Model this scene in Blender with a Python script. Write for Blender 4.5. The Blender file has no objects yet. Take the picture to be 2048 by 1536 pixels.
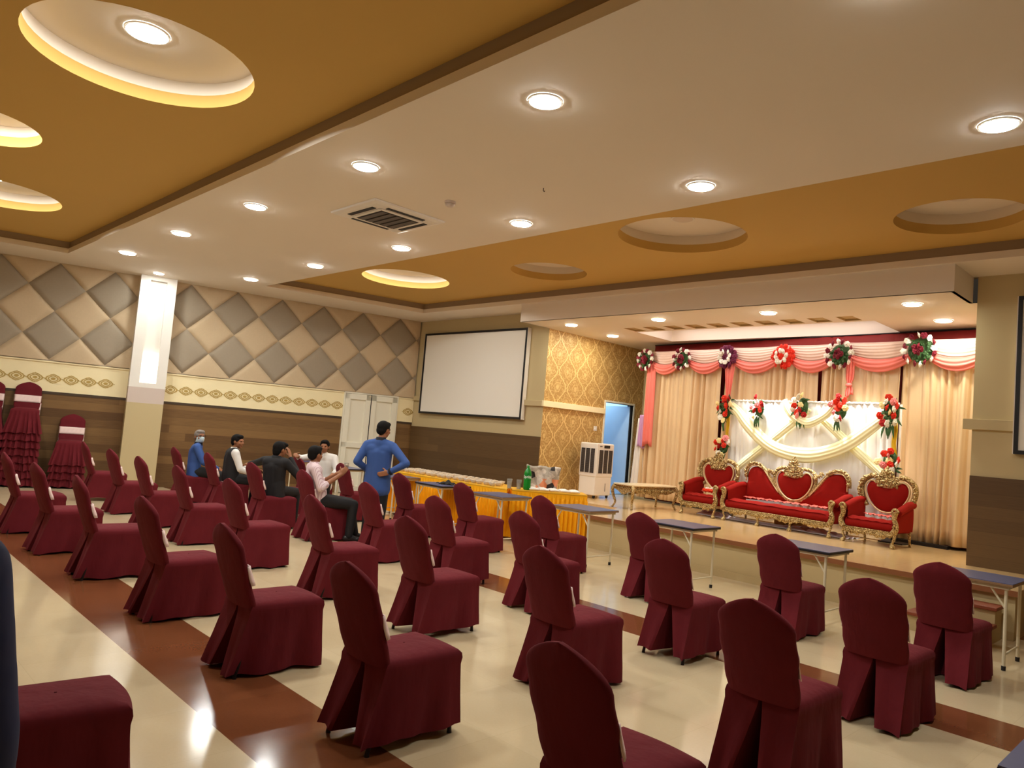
import bpy, bmesh, math, random
from mathutils import Vector, Matrix
R = random.Random(7)
S = bpy.context.scene
COL = S.collection
PI = math.pi
rad = math.radians

# ------------------------------------------------------------------ camera
F_PX, YAW, PITCH, ROLL, CAM_H = 1472.18, rad(-45.9708), rad(3.78976), rad(4.79487), 1.65
fw = Vector((math.sin(YAW) * math.cos(PITCH), math.cos(YAW) * math.cos(PITCH), math.sin(PITCH)))
rt = Vector((math.cos(YAW), -math.sin(YAW), 0))
up = rt.cross(fw)
rt2 = rt * math.cos(ROLL) + up * math.sin(ROLL)
up2 = up * math.cos(ROLL) - rt * math.sin(ROLL)
cam_d = bpy.data.cameras.new('camera')
cam = bpy.data.objects.new('camera', cam_d)
COL.objects.link(cam)
cam.matrix_world = Matrix(((rt2.x, up2.x, -fw.x, 0), (rt2.y, up2.y, -fw.y, 0), (rt2.z, up2.z, -fw.z, CAM_H), (0, 0, 0, 1)))
cam_d.sensor_fit = 'HORIZONTAL'
cam_d.sensor_width = 36.0
cam_d.lens = F_PX / 2048 * 36.0
cam_d.clip_start = 0.05
S.camera = cam

# ------------------------------------------------------------------ world, exposure
W = bpy.data.worlds.new('world')
S.world = W
W.use_nodes = True
W.node_tree.nodes['Background'].inputs[0].default_value = (0.9, 0.7, 0.5, 1)
W.node_tree.nodes['Background'].inputs[1].default_value = 0.03
S.view_settings.view_transform = 'Standard'
S.view_settings.look = 'None'
S.view_settings.gamma = 1.0
S.view_settings.use_curve_mapping = False
S.view_settings.exposure = EXPOSURE = 0.0
S.cycles.diffuse_bounces = 7
S.cycles.max_bounces = 12
LAMP = (1.0, 1.01, 0.96)          # colour of the hall's downlights
STAGE_LAMP = (1.0, 0.99, 0.84)
GLOW = 226.0
STAGE_GLOW = 205.0


def area(name, loc, size, power, color, rot=(0, 0, 0), size_y=None, shape='DISK', spread=PI):
    l = bpy.data.lights.new(name, 'AREA')
    l.shape = shape
    l.size = size
    if size_y:
        l.size_y = size_y
    l.energy = power
    l.color = color
    l.spread = spread
    o = bpy.data.objects.new(name, l)
    COL.objects.link(o)
    o.location = loc
    o.rotation_euler = rot
    return o


# lights that are large: the cove of the stage ceiling and the daylight in the back corridor
area('stage_cove_light', (-6.3, 11.95, 4.03), 3.9, 34, (1.0, 0.88, 0.84), size_y=0.9, shape='RECTANGLE')
area('corridor_daylight', (-11.0, 13.2, 2.9), 1.2, 34, (0.60, 0.82, 1.0), size_y=1.2, shape='RECTANGLE')

# ------------------------------------------------------------------ helpers
SK = rad(12.714)
UL = Vector((math.sin(SK), math.cos(SK), 0))       # along the left wall
NL = Vector((math.cos(SK), -math.sin(SK), 0))      # out of the left wall, into the hall
CW = -16.13                                        # the left wall's plane


def lw(u, n, z):
    """a point u along the left wall, n out of it, z up"""
    return UL * u + NL * (CW + n) + Vector((0, 0, z))


def tag(o, label=None, cat=None, group=None, kind=None):
    if label: o['label'] = label
    if cat: o['category'] = cat
    if group: o['group'] = group
    if kind: o['kind'] = kind
    return o


def empty(name, loc=(0, 0, 0), rz=0.0, label=None, cat=None, group=None):
    o = bpy.data.objects.new(name, None)
    o.empty_display_size = 0.1
    COL.objects.link(o)
    o.location = loc
    o.rotation_euler = (0, 0, rz)
    return tag(o, label, cat, group)


def copy_tree(o, parent=None):
    c = o.copy()
    COL.objects.link(c)
    if parent is not None:
        c.parent = parent
    for ch in list(o.children):
        copy_tree(ch, c)
    return c


class MB:
    """collects shapes, builds ONE mesh object"""

    def __init__(self):
        self.v, self.f, self.mi = [], [], []
        self.m = 0

    def add(self, vs, fs, M=None):
        b = len(self.v)
        for p in vs:
            p = Vector(p)
            self.v.append(M @ p if M else p)
        for f in fs:
            self.f.append([i + b for i in f])
            self.mi.append(self.m)
        return self

    def box(self, c, s, M=None):
        x, y, z = c
        a, b, d = s[0] / 2, s[1] / 2, s[2] / 2
        vs = [(x + i * a, y + j * b, z + k * d) for i in (-1, 1) for j in (-1, 1) for k in (-1, 1)]
        return self.add(vs, [(0, 1, 3, 2), (4, 6, 7, 5), (0, 4, 5, 1), (2, 3, 7, 6), (0, 2, 6, 4), (1, 5, 7, 3)], M)

    def b2(self, lo, hi, M=None):
        return self.box([(lo[i] + hi[i]) / 2 for i in range(3)], [abs(hi[i] - lo[i]) for i in range(3)], M)

    def rings(self, rings, cap=True, M=None, closed=True):
        n = len(rings[0])
        vs = [p for r in rings for p in r]
        fs = []
        for i in range(len(rings) - 1):
            for j in range(n if closed else n - 1):
                k = (j + 1) % n
                fs.append((i * n + j, i * n + k, (i + 1) * n + k, (i + 1) * n + j))
        if cap:
            fs.append(tuple(reversed(range(n))))
            fs.append(tuple(range((len(rings) - 1) * n, len(rings) * n)))
        return self.add(vs, fs, M)

    def tube(self, pts, r, n=10, cap=True, M=None):
        pts = [Vector(p) for p in pts]
        rs = r if isinstance(r, (list, tuple)) else [r] * len(pts)
        out = []
        ref = Vector((0, 0, 1))
        for i, p in enumerate(pts):
            d = (pts[min(i + 1, len(pts) - 1)] - pts[max(i - 1, 0)]).normalized()
            if abs(d.dot(ref)) > 0.95:
                ref = Vector((1, 0, 0)) if abs(d.x) < 0.9 else Vector((0, 1, 0))
            a = d.cross(ref).normalized()
            b = a.cross(d).normalized()
            ref = b
            out.append([p + (a * math.cos(t) + b * math.sin(t)) * rs[i] for t in [2 * PI * k / n for k in range(n)]])
        return self.rings(out, cap, M)

    def lathe(self, prof, n=24, M=None, cap=True):
        return self.rings([[(r * math.cos(2 * PI * k / n), r * math.sin(2 * PI * k / n), z) for k in range(n)] for r, z in prof], cap, M)

    def ell(self, c, r, M=None, n=12, m=8, rot=None):
        """an ellipsoid"""
        T = Matrix.Translation(Vector(c))
        if rot is not None:
            T = T @ rot
        T = T @ Matrix.Diagonal((r[0], r[1], r[2], 1))
        if M: T = M @ T
        vs = [(0, 0, -1)]
        for i in range(1, m):
            t = -PI / 2 + PI * i / m
            for k in range(n):
                vs.append((math.cos(t) * math.cos(2 * PI * k / n), math.cos(t) * math.sin(2 * PI * k / n), math.sin(t)))
        vs.append((0, 0, 1))
        fs = [(0, 1 + (k + 1) % n, 1 + k) for k in range(n)]
        for i in range(m - 2):
            for k in range(n):
                a, b = 1 + i * n + k, 1 + i * n + (k + 1) % n
                fs.append((a, b, b + n, a + n))
        L = len(vs) - 1
        fs += [(L, 1 + (m - 2) * n + k, 1 + (m - 2) * n + (k + 1) % n) for k in range(n)]
        return self.add(vs, fs, T)

    def prism(self, poly, z0, z1, M=None):
        n = len(poly)
        vs = [(x, y, z0) for x, y in poly] + [(x, y, z1) for x, y in poly]
        fs = [tuple(reversed(range(n))), tuple(range(n, 2 * n))]
        fs += [(i, (i + 1) % n, n + (i + 1) % n, n + i) for i in range(n)]
        return self.add(vs, fs, M)

    def grid(self, fn, nu, nv, M=None):
        vs = [fn(i / nu, j / nv) for j in range(nv + 1) for i in range(nu + 1)]
        w = nu + 1
        return self.add(vs, [(j * w + i, j * w + i + 1, (j + 1) * w + i + 1, (j + 1) * w + i) for j in range(nv) for i in range(nu)], M)

    def build(self, name, mats, parent=None, smooth=False, bevel=0.0, thick=0.0, sub=0, angle=None, seg=2):
        me = bpy.data.meshes.new(name)
        me.from_pydata([tuple(v) for v in self.v], [], self.f)
        for m in (mats if isinstance(mats, (list, tuple)) else [mats]):
            me.materials.append(m)
        for p, i in zip(me.polygons, self.mi):
            p.material_index = i
        bm = bmesh.new()
        bm.from_mesh(me)
        bmesh.ops.recalc_face_normals(bm, faces=bm.faces)
        bm.to_mesh(me)
        bm.free()
        me.update()
        if smooth:
            me.shade_smooth()
            if angle:
                me.set_sharp_from_angle(angle=angle)
        o = bpy.data.objects.new(name, me)
        COL.objects.link(o)
        if parent is not None:
            o.parent = parent
        if thick:
            md = o.modifiers.new('solid', 'SOLIDIFY')
            md.thickness = thick
            md.offset = 0
        if bevel:
            md = o.modifiers.new('bevel', 'BEVEL')
            md.width = bevel
            md.segments = seg
            md.limit_method = 'ANGLE'
            md.angle_limit = rad(40)
        if sub:
            md = o.modifiers.new('sub', 'SUBSURF')
            md.levels = md.render_levels = sub
        return o


def struct(o):
    o['kind'] = 'structure'
    return o


def bake(o):
    """replace an object's mesh by the mesh its modifiers give"""
    dg = bpy.context.evaluated_depsgraph_get()
    dg.update()
    me = bpy.data.meshes.new_from_object(o.evaluated_get(dg), depsgraph=dg)
    me.name = o.name
    o.modifiers.clear()
    o.data = me
    return o


def plate(name, outer, holes, z, mat, parent=None):
    """a flat horizontal plate with round or polygonal holes"""
    cu = bpy.data.curves.new(name, 'CURVE')
    cu.dimensions = '2D'
    cu.fill_mode = 'BOTH'
    for poly in [outer] + holes:
        sp = cu.splines.new('POLY')
        sp.points.add(len(poly) - 1)
        for p, q in zip(sp.points, poly):
            p.co = (q[0], q[1], 0, 1)
        sp.use_cyclic_u = True
    t = bpy.data.objects.new(name + '_outline', cu)
    COL.objects.link(t)
    dg = bpy.context.evaluated_depsgraph_get()
    dg.update()
    me = bpy.data.meshes.new_from_object(t.evaluated_get(dg), depsgraph=dg)
    bpy.data.objects.remove(t)
    me.materials.clear()
    me.materials.append(mat)
    me.name = name
    o = bpy.data.objects.new(name, me)
    COL.objects.link(o)
    for v in me.vertices:
        v.co.z = z
    if parent is not None:
        o.parent = parent
    return o


def circ(x, y, r, n=48):
    return [(x + r * math.cos(2 * PI * k / n), y + r * math.sin(2 * PI * k / n)) for k in range(n)]


# ------------------------------------------------------------------ materials
def srgb(r, g, b):
    f = lambda c: c / 12.92 if c <= 0.04045 else ((c + 0.055) / 1.055) ** 2.4
    return (f(r / 255), f(g / 255), f(b / 255), 1)


class NT:
    """a small node language for procedural materials"""

    def __init__(self, name):
        self.mat = bpy.data.materials.new(name)
        self.mat.use_nodes = True
        self.nt = self.mat.node_tree
        self.b = self.nt.nodes['Principled BSDF']

    def new(self, t, **kw):
        n = self.nt.nodes.new(t)
        for k, v in kw.items():
            setattr(n, k, v)
        return n

    def put(self, sock, v):
        if isinstance(v, bpy.types.NodeSocket):
            self.nt.links.new(v, sock)
        else:
            sock.default_value = v

    def m(self, op, a, b=0.0, c=0.0):
        n = self.new('ShaderNodeMath', operation=op)
        self.put(n.inputs[0], a)
        self.put(n.inputs[1], b)
        self.put(n.inputs[2], c)
        return n.outputs[0]

    def pos(self, obj=False):
        if obj:
            s = self.new('ShaderNodeTexCoord').outputs['Object']
        else:
            s = self.new('ShaderNodeNewGeometry').outputs['Position']
        x = self.new('ShaderNodeSeparateXYZ')
        self.nt.links.new(s, x.inputs[0])
        return s, x.outputs[0], x.outputs[1], x.outputs[2]

    def vec(self, x, y, z):
        n = self.new('ShaderNodeCombineXYZ')
        for i, v in enumerate((x, y, z)):
            self.put(n.inputs[i], v)
        return n.outputs[0]

    def noise(self, v, scale, detail=2.0, rough=0.5):
        n = self.new('ShaderNodeTexNoise')
        if v is not None: self.nt.links.new(v, n.inputs['Vector'])
        n.inputs['Scale'].default_value = scale
        n.inputs['Detail'].default_value = detail
        n.inputs['Roughness'].default_value = rough
        return n.outputs[0]

    def white(self, v):
        n = self.new('ShaderNodeTexWhiteNoise', noise_dimensions='3D')
        self.nt.links.new(v, n.inputs['Vector'])
        return n.outputs['Value']

    def mix(self, f, a, b):
        n = self.new('ShaderNodeMix', data_type='RGBA')
        self.put(n.inputs[0], f)
        self.put(n.inputs[6], a)
        self.put(n.inputs[7], b)
        return n.outputs[2]

    def ramp(self, f, lo, hi):
        n = self.new('ShaderNodeMapRange', interpolation_type='SMOOTHSTEP')
        self.put(n.inputs[0], f)
        n.inputs[1].default_value = lo
        n.inputs[2].default_value = hi
        return n.outputs[0]

    def bump(self, h, strength=0.3, dist=0.01):
        n = self.new('ShaderNodeBump')
        n.inputs['Strength'].default_value = strength
        n.inputs['Distance'].default_value = dist
        self.nt.links.new(h, n.inputs['Height'])
        self.nt.links.new(n.outputs[0], self.b.inputs['Normal'])

    def set(self, color=None, rough=None, metal=None, spec=None, **kw):
        if color is not None: self.put(self.b.inputs['Base Color'], color)
        if rough is not None: self.put(self.b.inputs['Roughness'], rough)
        if metal is not None: self.put(self.b.inputs['Metallic'], metal)
        if spec is not None: self.b.inputs['Specular IOR Level'].default_value = spec
        for k, v in kw.items():
            self.put(self.b.inputs[k], v)
        return self.mat


def plain(name, rgb, rough=0.6, metal=0.0, var=0.06, scale=6.0, bump=0.0, bscale=60.0, spec=0.4, **kw):
    t = NT(name)
    p, x, y, z = t.pos(True)
    c = srgb(*rgb)
    lo = tuple(v * (1 - var) for v in c[:3]) + (1,)
    hi = tuple(min(1, v * (1 + var)) for v in c[:3]) + (1,)
    col = t.mix(t.noise(p, scale, 3), lo, hi)
    if bump:
        t.bump(t.noise(p, bscale, 3), bump, 0.004)
    return t.set(col, rough, metal, spec, **kw)


def wood(name, a, b, pitch=0.155, rough=0.45, along=True):
    """horizontal laminate planks"""
    t = NT(name)
    p, x, y, z = t.pos()
    row = t.m('FLOOR', t.m('DIVIDE', z, pitch))
    s = t.m('ADD', t.m('ADD', x, y), t.m('MULTIPLY', row, 0.37))
    seg = t.m('FLOOR', t.m('DIVIDE', s, 7.3))
    r = t.white(t.vec(row, seg, 3.0))
    grain = t.noise(t.vec(t.m('MULTIPLY', s, 1.2), t.m('MULTIPLY', z, 26.0), row), 3.0, 4)
    f = t.m('ADD', t.m('MULTIPLY', r, 0.6), t.m('MULTIPLY', grain, 0.5))
    col = t.mix(t.ramp(f, 0.1, 1.0), srgb(*a), srgb(*b))
    fr = t.m('FRACT', t.m('DIVIDE', z, pitch))
    line = t.m('LESS_THAN', fr, 0.03)
    col = t.mix(t.m('MULTIPLY', line, 0.35), col, srgb(60, 38, 20))
    return t.set(col, rough, spec=0.35)


M = {}
M['soffit'] = plain('white_ceiling_paint', (234, 224, 210), 0.75, var=0.02, scale=1.0)
M['mustard'] = plain('mustard_ceiling_paint', (206, 168, 92), 0.8, var=0.02, scale=1.0)
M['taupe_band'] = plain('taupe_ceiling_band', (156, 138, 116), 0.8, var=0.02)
M['dark_trim'] = plain('dark_brown_trim', (70, 54, 38), 0.5)
M['wallpaint'] = plain('olive_beige_wall_paint', (196, 178, 136), 0.7, var=0.02, scale=1.0)
M['cream'] = plain('cream_border_paint', (244, 230, 186), 0.6, var=0.02)
M['gold_motif'] = plain('dull_gold_motif', (186, 158, 88), 0.45, 0.2)
M['wood'] = wood('brown_plank_laminate', (90, 62, 34), (134, 102, 62))
M['wood_dark'] = wood('dark_plank_laminate', (84, 62, 37), (108, 83, 52))
M['white_paint'] = plain('white_paint', (232, 228, 220), 0.5, var=0.02)
M['mauve_paint'] = plain('pale_mauve_paint', (206, 190, 180), 0.6, var=0.02)
M['pad_grey'] = plain('grey_padded_cloth', (160, 147, 128), 0.85, var=0.05, scale=30, bump=0.3, bscale=400)
M['pad_tan'] = plain('tan_padded_cloth', (200, 178, 146), 0.85, var=0.05, scale=30, bump=0.3, bscale=400)
M['dark'] = plain('dark_gap', (26, 20, 18), 0.8)
M['black'] = plain('black_frame', (24, 20, 22), 0.4)
M['screen'] = plain('matte_screen', (244, 240, 230), 0.7, var=0.01, scale=1)
M['alu'] = plain('white_aluminium', (222, 214, 206), 0.35)
M['maroon'] = None
M['blue_top'] = plain('blue_laminate', (74, 82, 122), 0.32, var=0.1, scale=20, spec=0.5)
M['ply_edge'] = plain('brown_board_edge', (136, 104, 70), 0.6)
M['cream_metal'] = plain('cream_painted_steel', (214, 202, 172), 0.4, spec=0.5)
M['rubber'] = plain('black_rubber', (30, 26, 26), 0.7)
M['steel_dark'] = plain('dark_chair_steel', (44, 38, 38), 0.35, 0.6)
M['red_velvet'] = plain('red_velvet', (136, 12, 6), 0.8, var=0.15, scale=8, spec=0.15, **{'Sheen Weight': 0.25, 'Sheen Tint': (1.0, 0.1, 0.05, 1)})
M['plastic'] = None
M['gilt_plain'] = plain('carved_gilt', (206, 184, 128), 0.36, 0.6, var=0.3, scale=45, bump=0.5, bscale=90)
def make_gilt():
    t = NT('antique_gilt')
    p, x, y, z = t.pos(True)
    n = t.noise(p, 70, 3, .6)
    col = t.mix(t.ramp(n, .38, .62), srgb(120, 88, 38), srgb(228, 204, 148))
    t.bump(t.noise(p, 80, 3), .9, .012)
    return t.set(col, 0.34, 0.55)


M['gilt'] = make_gilt()
M['gilt_pale'] = plain('pale_gilt_moulding', (222, 196, 150), 0.4, 0.35, var=0.1)
M['marble'] = plain('cream_table_top', (226, 206, 168), 0.25, var=0.08, scale=9)
M['white_plastic'] = plain('white_plastic', (232, 226, 218), 0.4, var=0.01, spec=0.5)
M['grille'] = plain('dark_grey_grille', (86, 78, 74), 0.5)
M['grille_dark'] = plain('dark_grille_gap', (40, 36, 36), 0.6)
M['gold_satin'] = plain('golden_satin', (246, 172, 20), 0.55, var=0.1, scale=5, spec=0.15)
M['gold_cloth'] = plain('yellow_table_cloth', (232, 176, 44), 0.55, var=0.06)
M['curtain'] = plain('champagne_satin', (226, 196, 154), 0.30, var=0.08, scale=3, spec=0.7)
M['curtain_red'] = plain('deep_red_curtain', (120, 20, 14), 0.7)
M['coral'] = plain('coral_satin', (236, 124, 112), 0.5, var=0.06)
M['sheer'] = plain('pale_pink_gauze', (232, 204, 190), 0.7, var=0.06, scale=20)
M['lilac'] = plain('lilac_satin', (206, 160, 208), 0.5)
M['white_cloth'] = plain('white_satin', (240, 236, 232), 0.5, var=0.03)
M['lemon'] = plain('lemon_gauze', (254, 250, 206), 0.6, var=0.04)
M['yellow_ribbon'] = plain('yellow_ribbon', (240, 196, 40), 0.5)
M['stem'] = plain('dark_green_leaf', (54, 88, 44), 0.6, var=0.25, scale=30)
for n, c in dict(red=(220, 44, 16), white=(244, 238, 226), pink=(240, 150, 150), cream=(246, 224, 160), maroon=(122, 16, 40), crimson=(176, 18, 16), purple=(108, 30, 66)).items():
    M['petal_' + n] = plain('petal_' + n, c, 0.6, var=0.15, scale=40)
M['skin'] = plain('skin', (150, 98, 66), 0.55, var=0.06, **{'Subsurface Weight': 0.05})
M['hair'] = plain('black_hair', (18, 15, 14), 0.75, var=0.3, scale=120, bump=0.5, bscale=200, spec=0.15)
M['hair_grey'] = plain('grey_hair', (130, 122, 116), 0.6, var=0.4, scale=90, bump=0.5, bscale=200)
M['shirt_blue'] = plain('blue_uniform_cloth', (54, 84, 146), 0.8, var=0.06, bump=0.25, bscale=14)
M['collar_navy'] = plain('navy_collar_cloth', (22, 26, 40), 0.8)
M['navy'] = plain('dark_navy_cloth', (36, 42, 76), 0.85, var=0.1, bump=0.3, bscale=12)
M['shirt_white'] = plain('white_shirt_cloth', (226, 222, 216), 0.8, var=0.03, bump=0.25, bscale=14)
M['shirt_black'] = plain('black_shirt_cloth', (26, 24, 26), 0.8, var=0.1, bump=0.25, bscale=14)
M['trouser_black'] = plain('black_trouser_cloth', (24, 22, 24), 0.8, var=0.1, bump=0.25, bscale=14)
M['shoe'] = plain('dark_shoe_leather', (40, 36, 36), 0.4)
M['mask'] = plain('pale_blue_mask', (196, 216, 222), 0.7)
M['eye'] = plain('dark_eye', (20, 14, 12), 0.2)
M['step_red'] = plain('brown_red_step', (134, 66, 40), 0.5)
M['door_blue'] = plain('pale_blue_door', (188, 214, 236), 0.5, var=0.02)
M['door_white'] = plain('white_door', (236, 232, 214), 0.45, var=0.01)
M['stage_side'] = plain('beige_stage_front', (190, 168, 122), 0.7, var=0.03)
M['stage_edge'] = plain('brown_stage_nosing', (136, 84, 50), 0.4)
M['garland_red'] = plain('orange_red_garland', (236, 62, 20), 0.7)
M['bowl'] = plain('pale_disposable_bowl', (214, 206, 196), 0.35, var=0.15, scale=30)
M['cellophane'] = None


def glow_mat(name, color, strength):
    t = NT(name)
    t.set((0.9, 0.9, 0.9, 1), 0.5)
    t.b.inputs['Emission Color'].default_value = (*color, 1)
    t.b.inputs['Emission Strength'].default_value = strength
    return t.mat


M['lamp'] = glow_mat('lit_diffuser', LAMP, GLOW)
M['stage_lamp'] = glow_mat('lit_stage_diffuser', STAGE_LAMP, STAGE_GLOW)
M['lamp_off'] = plain('unlit_diffuser', (220, 205, 190), 0.4)


def make_maroon():
    t = NT('maroon_chair_cloth')
    p, x, y, z = t.pos(True)
    weave = t.noise(p, 300, 2)
    col = t.mix(t.noise(p, 5, 3), srgb(90, 26, 32), srgb(108, 32, 40))
    t.bump(t.noise(t.vec(t.m('MULTIPLY', x, 1.0), y, t.m('MULTIPLY', z, 0.35)), 9, 3), 0.35, 0.03)
    return t.set(col, 0.85, spec=0.12, **{'Sheen Weight': 0.06, 'Sheen Tint': (1, 0.3, 0.35, 1)})


M['maroon'] = make_maroon()
M['sash'] = plain('pale_pink_sash', (232, 206, 200), 0.6, var=0.03)


def make_floor():
    t = NT('polished_floor_tiles')
    p, x, y, z = t.pos()
    # brown tile bands run across the hall at a fixed pitch, between cream tiles
    q = t.m('FRACT', t.m('DIVIDE', t.m('SUBTRACT', y, 1.74), 3.68))
    band = t.m('LESS_THAN', t.m('MULTIPLY', q, 3.68), 0.585)
    tx, ty = t.m('DIVIDE', x, 0.585), t.m('DIVIDE', t.m('SUBTRACT', y, 1.74), 0.585)
    cell = t.white(t.vec(t.m('FLOOR', tx), t.m('FLOOR', ty), 1.0))
    n = t.noise(p, 2.5, 4)
    fine = t.noise(p, 60, 2)
    f = t.m('ADD', t.m('MULTIPLY', cell, 0.25), t.m('ADD', t.m('MULTIPLY', n, 0.5), t.m('MULTIPLY', fine, 0.25)))
    cream = t.mix(f, srgb(198, 178, 140), srgb(218, 200, 166))
    brown = t.mix(f, srgb(108, 62, 36), srgb(134, 82, 52))
    gx = t.m('LESS_THAN', t.m('FRACT', tx), 0.006)
    gy = t.m('LESS_THAN', t.m('FRACT', ty), 0.006)
    g = t.m('MULTIPLY', t.m('MAXIMUM', gx, gy), 0.12)
    col = t.mix(g, t.mix(band, cream, brown), srgb(120, 100, 70))
    rough = t.m('ADD', 0.09, t.m('MULTIPLY', t.noise(p, 7, 3), 0.08))
    return t.set(col, rough, spec=0.5)


M['floor'] = make_floor()


def make_stage_floor():
    t = NT('stage_floor_tiles')
    p, x, y, z = t.pos()
    f = t.m('ADD', t.m('MULTIPLY', t.noise(p, 3, 4), 0.6), t.m('MULTIPLY', t.noise(p, 90, 2), 0.4))
    tx, ty = t.m('FRACT', t.m('DIVIDE', x, 0.6)), t.m('FRACT', t.m('DIVIDE', y, 0.6))
    g = t.m('MULTIPLY', t.m('MAXIMUM', t.m('LESS_THAN', tx, 0.008), t.m('LESS_THAN', ty, 0.008)), 0.25)
    col = t.mix(g, t.mix(f, srgb(206, 172, 120), srgb(228, 196, 144)), srgb(120, 90, 60))
    return t.set(col, 0.16, spec=0.5)


M['stage_floor'] = make_stage_floor()


def make_wallpaper():
    t = NT('gold_damask_wallpaper')
    p, x, y, z = t.pos()
    P_, Q_, A_ = 0.55, 0.66, 0.112
    cz = t.m('COSINE', t.m('MULTIPLY', z, 2 * PI / Q_))
    wav = t.m('ADD', t.m('MULTIPLY', cz, A_), t.m('MULTIPLY', t.m('SINE', t.m('MULTIPLY', z, 2 * PI / .075)), 0.006))

    def strand(off, sgn):
        q = t.m('SUBTRACT', t.m('SUBTRACT', y, off), t.m('MULTIPLY', wav, sgn))
        f = t.m('FRACT', t.m('ADD', t.m('DIVIDE', q, P_), 0.5))
        return t.m('MULTIPLY', t.m('ABSOLUTE', t.m('SUBTRACT', f, 0.5)), P_)
    d = t.m('MINIMUM', strand(0.0, 1.0), strand(P_ / 2, -1.0))
    line = t.m('SUBTRACT', 1.0, t.ramp(t.m('ADD', d, t.m('MULTIPLY', t.noise(p, 60, 2), 0.010)), 0.012, 0.024))
    E = t.m('MULTIPLY', t.m('MULTIPLY', t.m('COSINE', t.m('MULTIPLY', t.m('SUBTRACT', t.m('DIVIDE', y, P_), 0.25), 2 * PI)), cz), -1.0)
    wob = t.m('MULTIPLY', t.m('SUBTRACT', t.noise(p, 40, 3), 0.5), 0.5)
    Ew = t.m('ADD', E, wob)
    flower = t.ramp(Ew, 0.84, 0.95)
    ring = t.m('SUBTRACT', 1.0, t.ramp(t.m('ABSOLUTE', t.m('SUBTRACT', Ew, 0.62)), 0.03, 0.10))
    fil = t.m('MULTIPLY', t.ramp(t.noise(p, 34, 3), 0.50, 0.58), 0.45)
    k = t.m('MINIMUM', t.m('MAXIMUM', t.m('MAXIMUM', line, t.m('MULTIPLY', flower, 0.7)), t.m('MAXIMUM', t.m('MULTIPLY', ring, 0.55), fil)), 1.0)
    dark = t.mix(t.noise(p, 80, 2), srgb(172, 130, 70), srgb(196, 156, 92))
    col = t.mix(k, dark, srgb(236, 206, 140))
    return t.set(col, t.m('SUBTRACT', 0.55, t.m('MULTIPLY', k, 0.15)), 0.15, spec=0.5)


M['wallpaper'] = make_wallpaper()


def make_stripes():
    t = NT('pink_pinstripe_shirt')
    p, x, y, z = t.pos(True)
    s = t.m('GREATER_THAN', t.m('FRACT', t.m('MULTIPLY', t.m('ADD', x, t.m('MULTIPLY', y, 0.6)), 42.0)), 0.72)
    col = t.mix(s, srgb(226, 206, 208), srgb(196, 160, 168))
    t.bump(t.noise(p, 14, 3), 0.25, 0.02)
    return t.set(col, 0.8)


M['shirt_pink'] = make_stripes()


def make_newsprint():
    t = NT('crumpled_newsprint')
    p, x, y, z = t.pos(True)
    cell = t.new('ShaderNodeTexVoronoi')
    t.nt.links.new(p, cell.inputs['Vector'])
    cell.inputs['Scale'].default_value = 9.0
    sep = t.new('ShaderNodeSeparateColor')
    t.nt.links.new(cell.outputs['Color'], sep.inputs[0])
    r = sep.outputs[0]
    base = t.mix(t.ramp(r, 0.3, 0.8), srgb(170, 162, 148), srgb(206, 198, 186))
    ink = t.m('GREATER_THAN', t.m('FRACT', t.m('MULTIPLY', z, 70.0)), 0.5)
    base = t.mix(t.m('MULTIPLY', ink, t.m('MULTIPLY', t.ramp(t.noise(p, 30, 2), 0.4, 0.6), 0.35)), base, srgb(90, 86, 84))
    base = t.mix(t.m('GREATER_THAN', sep.outputs[1], 0.93), base, srgb(36, 30, 30))
    low = t.m('LESS_THAN', z, 0.86)
    base = t.mix(t.m('MULTIPLY', low, t.m('GREATER_THAN', sep.outputs[2], 0.55)), base, srgb(214, 136, 92))
    return t.set(base, 0.6)


M['newsprint'] = make_newsprint()


def make_clear(name, rgb, rough=0.05, trans=0.9):
    t = NT(name)
    return t.set(srgb(*rgb), rough, spec=0.5, **{'Transmission Weight': trans, 'IOR': 1.3})


M['green_plastic'] = make_clear('green_clear_plastic', (40, 170, 60), 0.1, 0.5)
M['glass'] = make_clear('clear_glass', (235, 235, 230), 0.05, 0.85)
M['gloss_red'] = plain('pinkish_plastic_wrap', (206, 96, 84), 0.2, var=0.35, scale=22, bump=0.6, bscale=30, spec=0.7)
M['cloth_floor'] = plain('silvery_white_cloth', (226, 220, 222), 0.3, var=0.1, scale=12, spec=0.6)
M['gold_box'] = plain('dull_gold_box', (176, 132, 56), 0.5)
M['black_cloth'] = plain('black_cloth', (24, 22, 22), 0.8)
M['label'] = plain('white_lettering', (245, 245, 240), 0.5)
M['slot'] = plain('olive_slot_paint', (190, 164, 116), 0.7)

# ================================================================== THE ROOM
XR, YB, YW, YS = 5.2, -4.3, 10.5, 13.75            # right wall, wall behind, stage wall, back of the stage
XL0, XL1 = -9.93, -2.58                            # the stage opening
ZC, ZM, ZS, ZF = 4.1, 4.3, 3.765, 0.5              # soffit, mustard ceiling, stage soffit, stage floor


def xl(y, n=0.0):
    return (CW + n + y * math.sin(SK)) / math.cos(SK)


b = MB(); b.prism([(xl(YB) - .3, YB), (XR, YB), (XR, 14), (xl(14) - .3, 14)], -0.1, 0.0)
floor = struct(b.build('floor', M['floor']))

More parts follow.
